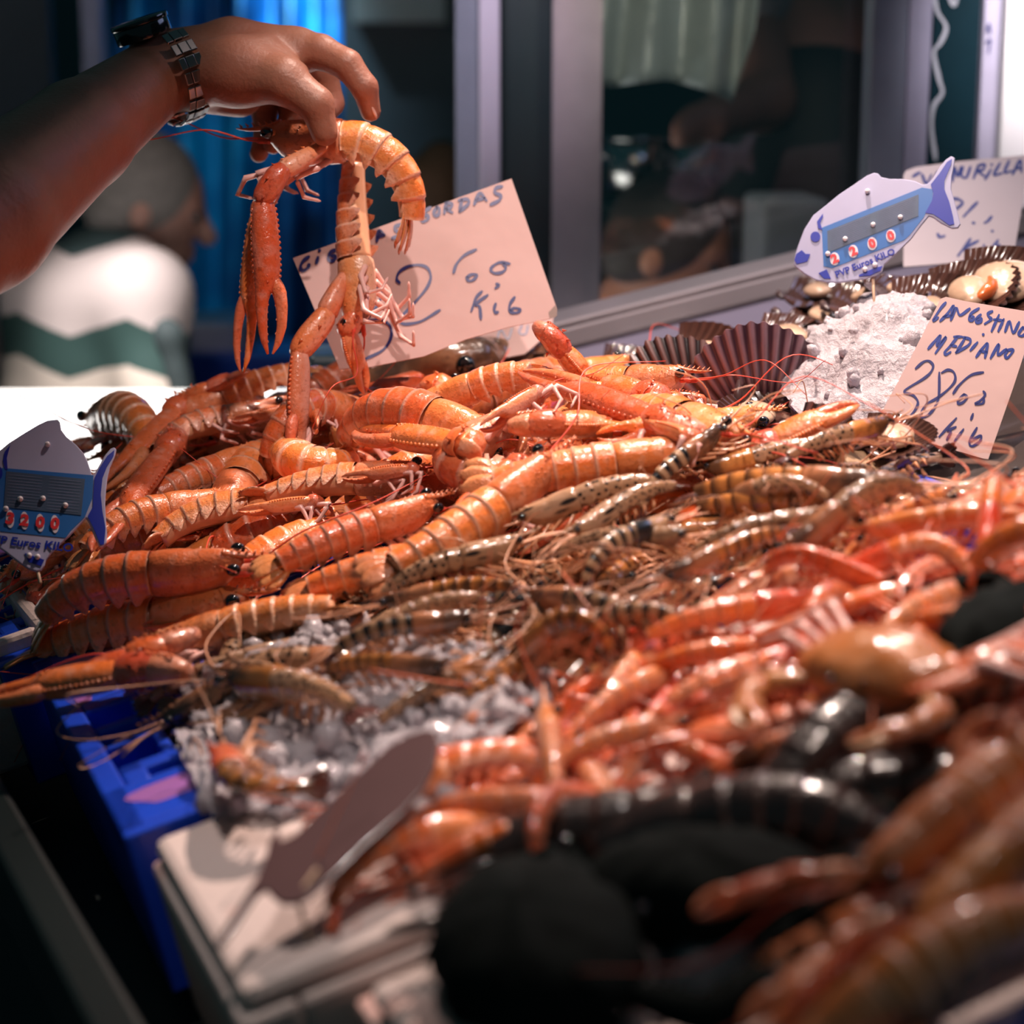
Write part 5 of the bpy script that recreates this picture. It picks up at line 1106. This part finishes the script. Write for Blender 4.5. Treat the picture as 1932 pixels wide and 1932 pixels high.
# ------------------------------------------------------------------ partition, posts and panes at the back of the counter
def vbox(name, u0, u1, v0, v1, d, th, m, label=None, cat=None, st=False, bev=.002, parent=None):
    """upright box standing at its own distance; u,v give its front face seen from the stall"""
    a = P(u0, v1, d); b = P(u1, v1, d); zt = P(u0, v0, d)[2]; zb = a[2]; y = a[1]; g = Geo(); g.box((min(a[0], b[0]), y, min(zb, zt)), (max(a[0], b[0]), y + th, max(zb, zt)))
    o = g.build(name, m, parent, False, bev)
    if st: structure(o)
    if label: tag(o, label, cat)
    return o
a = G(1035, 612, .030); b = G(1500, 496, .030); d = b - a; dl = np.linalg.norm(d); x = d / dl; y = np.cross(CN, x); y /= np.linalg.norm(y); zc = np.cross(x, y)
mt = Matrix([[x[i], y[i], zc[i], a[i]] for i in range(3)] + [[0, 0, 0, 1]])
g = Geo(); g.box((-.12, 0, -.030), (dl + .55, .035, -.008), Mt=mt); g.box((-.12, 0, -.008), (dl + .55, .060, 0), Mt=mt); o = g.build('aluminium_rail', M['alu'], None, False, .003); tag(o, 'brushed aluminium rail running along the lilac side panel', 'rail')
g = Geo(); g.box((-.12, .004, -.30), (dl + .55, .020, -.030), Mt=mt); o = g.build('side_panel', M['white_panel'], None, False); tag(o, 'lilac white side panel below the aluminium rail', 'panel')
vbox('frame_post', 862, 905, -300, 640, 2.42, .05, M['alu_grey'], 'blue-grey upright post beside the bright white one', 'post')
vbox('frame_post', 906, 944, -300, 640, 2.38, .05, M['alu_white'], 'bright white upright post left of the dark frame', 'post')
vbox('frame_post', 946, 1040, -300, 640, 2.45, .05, M['dark_frame'], 'wide black-green upright frame right of the white post', 'post')
vbox('frame_post', 1040, 1132, -300, 600, 2.40, .02, plain('grey_panel', (.34, .30, .33), .5), 'pale grey narrow upright panel rising from the rail', 'post')
vbox('frame_post', 1630, 1694, -300, 520, 2.20, .06, M['alu_grey'], 'grey upright post left of the painted dark pane', 'post')
vbox('frame_post', 1695, 1738, -300, 520, 2.20, .05, plain('post_highlight', (.33, .32, .42), .4), 'narrow pale strip imitating the highlight on the grey post', 'post')  # highlight of the grey post put into a paler colour
dp = vbox('painted_pane', 1739, 1832, -300, 520, 2.22, .01, plain('dark_teal_pane', (.006, .022, .03), .2), 'dark teal pane with white painted squiggle', 'pane')
vbox('frame_post', 1833, 1874, -300, 520, 2.20, .05, plain('light_frame', (.40, .38, .48), .4), 'light grey upright strip right of the painted pane', 'post')
wb = vbox('white_board', 1875, 2100, -300, 520, 2.16, .02, M['white_bright'], 'bright white upright board at the right edge', 'board')
pl = Plane(P(1780, 100, 2.19), P(1780, 300, 2.19 + .0), P(1800, 300, 2.19)); pl.n = np.array([0, -1., 0]); pl.o = np.array([0, P(1739, 520, 2.22)[1] - .001, 0])
strokes('painted_letters', [[(1762, -20), (1768, 20), (1785, 50), (1775, 80), (1762, 100), (1772, 150), (1778, 175), (1762, 200), (1758, 240), (1765, 300)], [(1790, -10), (1800, 10), (1808, -10)]], pl, 7, plain('grey_paint', (.40, .42, .46), .6), dp, .001)
pl.o = np.array([0, P(1833, 520, 2.20)[1] - .001, 0]); o = strokes('marker_scribble', [[(1862, 60), (1866, 45), (1868, 62)], [(1862, 80), (1868, 75), (1865, 100)]], pl, 4, M['ink'], wb, .001)
# glass pane in front of the vendor
t = NT('thin_glass'); nt = t.t; tr_ = t.n('ShaderNodeBsdfTransparent', {'Color': (.86, .92, .92)}); gl = t.n('ShaderNodeBsdfGlossy', {'Roughness': .03, 'Color': (.9, .95, 1)}); mx = t.n('ShaderNodeMixShader', {0: .07}); nt.links.new(tr_.outputs[0], mx.inputs[1]); nt.links.new(gl.outputs[0], mx.inputs[2]); nt.links.new(mx.outputs[0], nt.nodes['Material Output'].inputs[0]); M['glass'] = t.m
vbox('glass_pane', 1133, 1629, -300, 560, 2.30, .006, M['glass'], 'clear glass pane between the counter and the vendor', 'pane', bev=0)
# hanging plastic bag
t = NT('milky_plastic'); nt = t.t; nz = t.noise(8, detail=4); t.bump(nz, .8, .02); t.fin((.34, .38, .37), .35, coat=.3); tr_ = t.n('ShaderNodeBsdfTransparent'); mx = t.n('ShaderNodeMixShader', {0: t.math('MULTIPLY_ADD', nz, .5, .35)}); nt.links.new(tr_.outputs[0], mx.inputs[1]); nt.links.new(t.b.outputs[0], mx.inputs[2]); nt.links.new(mx.outputs[0], nt.nodes['Material Output'].inputs[0]); M['milky'] = t.m
def drape(name, pts_top, pts_bot, d, amp, m, label, cat, n=40, k=9., parent=None):
    g = Geo(); A = []
    pt = np.array(pts_top, float); pb = np.array(pts_bot, float); s = np.linspace(0, 1, n); tx = np.interp(s, np.linspace(0, 1, len(pt)), pt[:, 0]); ty = np.interp(s, np.linspace(0, 1, len(pt)), pt[:, 1]); bx = np.interp(s, np.linspace(0, 1, len(pb)), pb[:, 0]); by = np.interp(s, np.linspace(0, 1, len(pb)), pb[:, 1])
    for j in range(16):
        q = j / 15; A.append([P(tx[i] * (1 - q) + bx[i] * q, ty[i] * (1 - q) + by[i] * q, d) + np.array([0, amp * (math.sin(k * s[i] * PI + 1.5 * q) + .4 * math.sin(2.3 * k * s[i] + 3 * q)), 0]) for i in range(n)])
    g.grid(np.array(A)); o = g.build(name, m, parent); q = o.modifiers.new('t', 'SOLIDIFY'); q.thickness = .0015
    if label: tag(o, label, cat)
    return o
drape('plastic_bag', [(1010, -200), (1200, -200), (1450, -200)], [(1020, 60), (1075, 150), (1095, 190), (1130, 165), (1180, 160), (1260, 150), (1330, 170), (1385, 195), (1420, 60)], 2.46, .02, M['milky'], 'crumpled translucent plastic bag hanging behind the glass', 'bag')
# vendor
M['apron'] = plain('black_apron', (.012, .014, .016), .7); M['skin_dim'] = plain('vendor_skin', (.26, .11, .08), .6, nscale=12, amt=.2); M['shirt'] = plain('vendor_shirt', (.16, .13, .13), .8)
vn = empty('person'); tag(vn, 'vendor behind the glass in a black apron, head out of view, arm bent down', 'person')
body_obj('torso', [cap(Q(1540, 560, 3.0), Q(1530, 150, 3.0), .15, .16), cap(Q(1420, 20, 3.0), Q(1640, 40, 3.05), .075, .07), cap(Q(1530, 20, 3.0), Q(1520, -100, 3.0), .07, .055), ('e', (Q(1500, -210, 2.96), (.075, .09, .11), None))], .012, .05, M['skin_dim'], vn, 1)
body_obj('forearm', [cap(Q(1420, 10, 2.95), Q(1445, 190, 2.82), .055, .045), cap(Q(1445, 190, 2.82), Q(1345, 225, 2.74), .040, .028), cap(Q(1345, 225, 2.74), Q(1305, 230, 2.72), .026, .018)] + [cap(Q(1310, 215 + 11 * k, 2.72), Q(1285 - 4 * k % 7, 232 + 12 * k, 2.70), .009, .007) for k in range(4)], .006, .02, M['skin_dim'], vn, 1)
body_obj('apron', [cap(Q(1545, 620, 2.96), Q(1530, 230, 2.96), .165, .15), cap(Q(1530, 230, 2.95), Q(1590, 60, 2.97), .09, .05)], .012, .05, M['apron'], vn, 1)
body_obj('shirt_sleeve', [cap(Q(1410, -90, 2.98), Q(1424, 30, 2.93), .085, .075)], .01, .03, M['shirt'], vn, 1)
M['hair_dark'] = plain('dark_hair', (.03, .018, .014), .7, nscale=80, amt=.5); M['skin_warm'] = plain('skin_warm', (.50, .19, .11), .55, nscale=10, amt=.15); M['hair_grey'] = plain('grey_hair', (.085, .075, .07), .8, nscale=90, amt=.5, bs=.4)
def head(parent, c, r, look, skin, hair, tilt=0.):
    look = np.array(look, float); look /= np.linalg.norm(look); s = np.cross((0, 0, 1.), look); s /= np.linalg.norm(s); u = np.cross(look, s); c = np.asarray(c); ax = np.stack([look, s, u])
    p = [('e', (c, (r * .98, r * .78, r * 1.12), ax)), ('e', (c + look * r * .38 - u * r * .72, (r * .58, r * .52, r * .50), ax)), cap(c + look * r * .93 + u * r * .05, c + look * r * 1.14 - u * r * .28, r * .11, r * .17), cap(c - look * r * .15 - u * r * .5, c - look * r * .35 - u * r * 1.6, r * .55, r * .60),
         ('e', (c + look * r * .86 - u * r * .62, (r * .14, r * .26, r * .10), ax)), ('e', (c + look * r * .72 + u * r * .20, (r * .20, r * .5, r * .12), ax))]
    for sg in (1, -1): p += [('e', (c + s * sg * r * .80 - look * r * .08 - u * r * .12, (r * .18, r * .09, r * .28), ax))]
    body_obj('head', p, r * .045, r * .12, skin, parent, 1)
    hp = [('e', (c - look * r * .12 + u * r * .16, (r * 1.0, r * .88, r * 1.10), ax)), ('e', (c - look * r * .45 - u * r * .25, (r * .62, r * .80, r * .62), ax))]
    body_obj('hair', hp, r * .05, r * .1, hair, parent, 1)
    for sg in (1, -1): g = Geo(); g.ball(c + look * r * .84 + s * sg * r * .34 + u * r * .02, r * .11, 10, 8); g.build('eye', M['eye'], parent)
b2 = empty('person'); tag(b2, 'person with dark hair and orange-lit face seen low behind the glass', 'person')
head(b2, Q(1262, 470, 2.75), .088, (.9, -.25, -.35), M['skin_warm'], M['hair_dark'])
body_obj('shoulders', [cap(Q(1130, 700, 2.85), Q(1380, 690, 2.85), .07, .07), cap(Q(1250, 900, 2.85), Q(1250, 700, 2.85), .12, .10)], .012, .04, M['shirt'], b2, 1)
# pots, tins, board behind the glass
M['pot'] = plain('pot_steel', (.5, .46, .45), .18, metal=1, nscale=10, amt=.1)
def pot(c, R, H, label):
    root = empty('steel_pot'); tag(root, label, 'pot', 'steel pots behind the glass'); c = np.asarray(c); g = Geo(); g.tube([c, c + (0, 0, H * .5), c + (0, 0, H)], [R * .95, R, R], 28, up=(0, 1, 0)); g.build('pot_body', M['pot'], root)
    g = Geo(); g.tube([c + (0, 0, H), c + (0, 0, H + .006)], R * 1.05, 28, up=(0, 1, 0)); g.build('rim', M['pot'], root)
    for sg in (1, -1): g = Geo(); g.tube(crom([c + (sg * R, -.02, H * .75), c + (sg * R * 1.25, 0, H * .8), c + (sg * R, .02, H * .75)], 4), .005, 6); g.build('handle', M['pot'], root)
pot(Q(1195, 372, 2.95), .045, .085, 'small steel pot with a bright reflection behind the glass'); pot(Q(1320, 385, 2.98), .068, .095, 'larger steel pot beside the small one behind the glass')
sh = vbox('back_shelf', 1120, 1640, 390, 400, 2.9, .30, M['dark_frame'], 'dark shelf carrying the steel pots', 'shelf')
vbox('scale_housing', 1432, 1560, 372, 560, 2.50, .20, plain('pale_plastic', (.26, .26, .29), .5), 'pale grey plastic housing standing behind the rail', 'box', bev=.01)
o = body_obj('paper_sack', [cap(Q(818, 345, 3.5), Q(805, 740, 3.52), .055, .075), cap(Q(835, 300, 3.5), Q(820, 345, 3.5), .035, .05)], .008, .03, plain('brown_paper', (.14, .07, .035), .7), None); tag(o, 'rounded brown paper sack standing behind the 32 euro card', 'sack')
# ------------------------------------------------------------------ left background
slab = P(0, 735, 2.9)[2]; y0 = P(0, 905, 2.21)[1]; y1 = P(0, 735, 2.9)[1]
t_ = empty('market_table'); tag(t_, 'brightly lit white table of the next stall', 'table'); g = Geo(); g.box((-1.6, y0, slab - .05), (.02, y1, slab)); g.build('table_top', M['white_bright'], t_, False, .01)
g = Geo(); g.box((-1.55, y0 + .05, 0), (-.02, y1 - .05, slab - .05)); g.build('table_base', M['alu_grey'], t_, False)
t = NT('striped_polo'); X = t.n('ShaderNodeSeparateXYZ', {0: t.coord('Object')}); zz = t.math('ADD', X.outputs[2], t.math('MULTIPLY', t.noise(7), .03)); zz = t.math('ADD', zz, t.math('MULTIPLY', t.math('ABSOLUTE', t.math('SUBTRACT', t.math('FRACT', t.math('MULTIPLY', X.outputs[0], 5.0)), .5)), -.06))
zr = lambda v: (P(0, v, 3.15)[2] - .8) / .8
c = t.ramp(t.math('DIVIDE', t.math('SUBTRACT', zz, .8), .8), [(0, (.42, .35, .30)), (zr(682) - .0, (.008, .034, .030)), (zr(600), (.40, .33, .32)), (zr(462), (.012, .03, .032))], 'CONSTANT'); M['polo'] = t.fin(c, .85)
mn = empty('person'); tag(mn, 'grey-haired man in a green and white striped polo facing right', 'person')
head(mn, Q(278, 385, 3.15), .094, (.88, .15, -.25), plain('man_skin', (.20, .10, .075), .6, nscale=10), M['hair_grey'])
body_obj('polo_shirt', [cap(Q(110, 560, 3.2), Q(270, 560, 3.05), .085, .075), cap(Q(205, 1000, 3.15), Q(190, 600, 3.15), .14, .13), cap(Q(95, 560, 3.2), Q(60, 800, 3.15), .07, .055), cap(Q(270, 560, 3.06), Q(300, 800, 3.0), .065, .055), cap(Q(215, 520, 3.14), Q(225, 490, 3.14), .08, .06)], .012, .05, M['polo'], mn, 1)
body_obj('collar', [cap(Q(165, 470, 3.16), Q(240, 520, 3.06), .034, .026), cap(Q(240, 520, 3.06), Q(320, 640, 2.99), .028, .022), cap(Q(320, 640, 2.99), Q(345, 760, 2.98), .022, .022)], .008, .02, plain('dark_collar', (.01, .02, .022), .8), mn, 1)
body_obj('trousers', [cap(Q(205, 1000, 3.15), np.array([Q(205, 1000, 3.15)[0], 3.1, .10]), .15, .10)], .02, .05, plain('dark_trousers', (.03, .03, .04), .8), mn, 1)
for p_, x_, y_, z_ in ((vn, Q(1545, 620, 3.0)[0], 2.95, .95), (b2, Q(1250, 900, 2.85)[0], 2.75, .95)): body_obj('trousers', [cap(np.array([x_, y_, z_]), np.array([x_, y_, .10]), .14, .10)], .02, .05, M['apron'], p_, 1)
# posts, tarps and stacked goods
vbox('frame_post', 170, 206, -300, 420, 3.8, .06, plain('lilac_post', (.40, .38, .55), .5), 'lilac upright post behind the forearm', 'post')
vbox('notice_board', -120, 166, -300, 1560, 4.2, .04, plain('grey_board', (.055, .065, .085), .7, nscale=3, amt=.4), 'large dark grey board behind the man at far left', 'board')
t = NT('blue_tarp'); nz = t.noise(3.2, detail=3); c = t.ramp(nz, [(.35, (.0, .012, .05)), (.5, (.0, .06, .20)), (.62, (.0, .16, .34)), (.8, (.0, .30, .50))]); t.bump(t.noise(6), .5, .02); M['tarp'] = t.fin(c, .5)
for a_, b_, k, lb in ((205, 420, 5, 'blue hanging tarpaulin between the lilac post and the hand'), (400, 700, 7, 'teal-blue hanging tarpaulin behind the held langoustines')):
    drape('tarpaulin', [(a_, -300), (b_, -300)], [(a_, 700), (b_ + 20, 700)], 5.0 + .1 * (k == 7), .07, M['tarp'], lb, 'tarpaulin', 60, k)
spot('tarp_cyan_fill', P(600, -500, 4.3), P(605, 10, 5.1), 520, (.2, .75, 1.0), 34, 1.)  # added cyan spot in front, imitating daylight through the tarp
spot('tarp_fill', P(300, -600, 3.9), P(430, 500, 5.0), 36, (.45, .8, 1.0), 70, 1.)  # second made-up spot that brightens the hanging tarpaulins
vbox('grey_cabinet', 655, 872, -300, 700, 4.6, .5, plain('cabinet_grey', (.16, .17, .19), .6, nscale=4, amt=.3), 'tall grey cabinet between the tarpaulin and the posts', 'cabinet')
vbox('dark_screen', 738, 862, 52, 215, 4.55, .045, plain('dark_screen', (.012, .022, .035), .3), 'dark square screen mounted on the grey cabinet', 'screen')
vbox('white_carton', 665, 840, -60, 42, 4.35, .2, M['white_bright'], 'white carton on top above the dark screen', 'carton')
bz = slab
def crate_far(u0, u1, v0, v1, d, m, label, cat='crate', th=.25): return vbox('stacked_crate' if cat == 'crate' else 'carton', u0, u1, v0, v1, d, th, m, label, cat, bev=.006)
crate_far(330, 460, 612, 668, 3.5, plain('bluish_box', (.50, .50, .62), .5), 'bluish white carton right of the striped man', 'carton')
crate_far(350, 600, 668, 790, 3.45, plain('blue_far', (.01, .06, .40), .4), 'blue crate under the bluish carton')
crate_far(610, 800, 590, 790, 3.3, plain('blue_far2', (.10, .14, .40), .4), 'blue-grey crate behind the 32 euro card')
crate_far(-60, 20, 610, 700, 3.5, plain('pinkish', (.45, .25, .25), .6), 'pinkish carton left of the striped man', 'carton')
vbox('stall_bench', -200, 900, 790, 1750, 3.42, .5, M['alu_grey'], 'low grey bench carrying the far crates', 'bench')
o = vbox('plastic_tub', 583, 645, 668, 800, 1.92, .10, plain('teal_tub', (.035, .065, .08), .4), 'dark teal plastic tub behind the heap near the hanging claws', 'tub', bev=.006)
spot('next_stall_lamp', (-.75, 2.75, CZ + .9), (-.62, P(0, 800, 2.5)[1], slab), 330, (1, .95, .92), 58, .5, .05)
spot('far_stall_lamp', P(250, -600, 2.6), Q(220, 560, 3.1), 9, (1, .84, .76), 40, .8, .05)
spot('post_lamp', P(900, -500, 1.9), P(930, 150, 2.4), 7, (.95, .84, 1.0), 40, .9, .05)
spot('board_lamp', P(1980, -400, 1.8), P(1985, 150, 2.2), 17, (1, .9, .95), 50, .9, .05)
spot('vendor_fill', P(1300, -500, 2.0), P(1270, 330, 2.7), 9, (1, .75, .6), 60, .9, .05)  # added fill, brightens the plastic bag and glass from the front
for p in PROTOS: remove_tree(p)
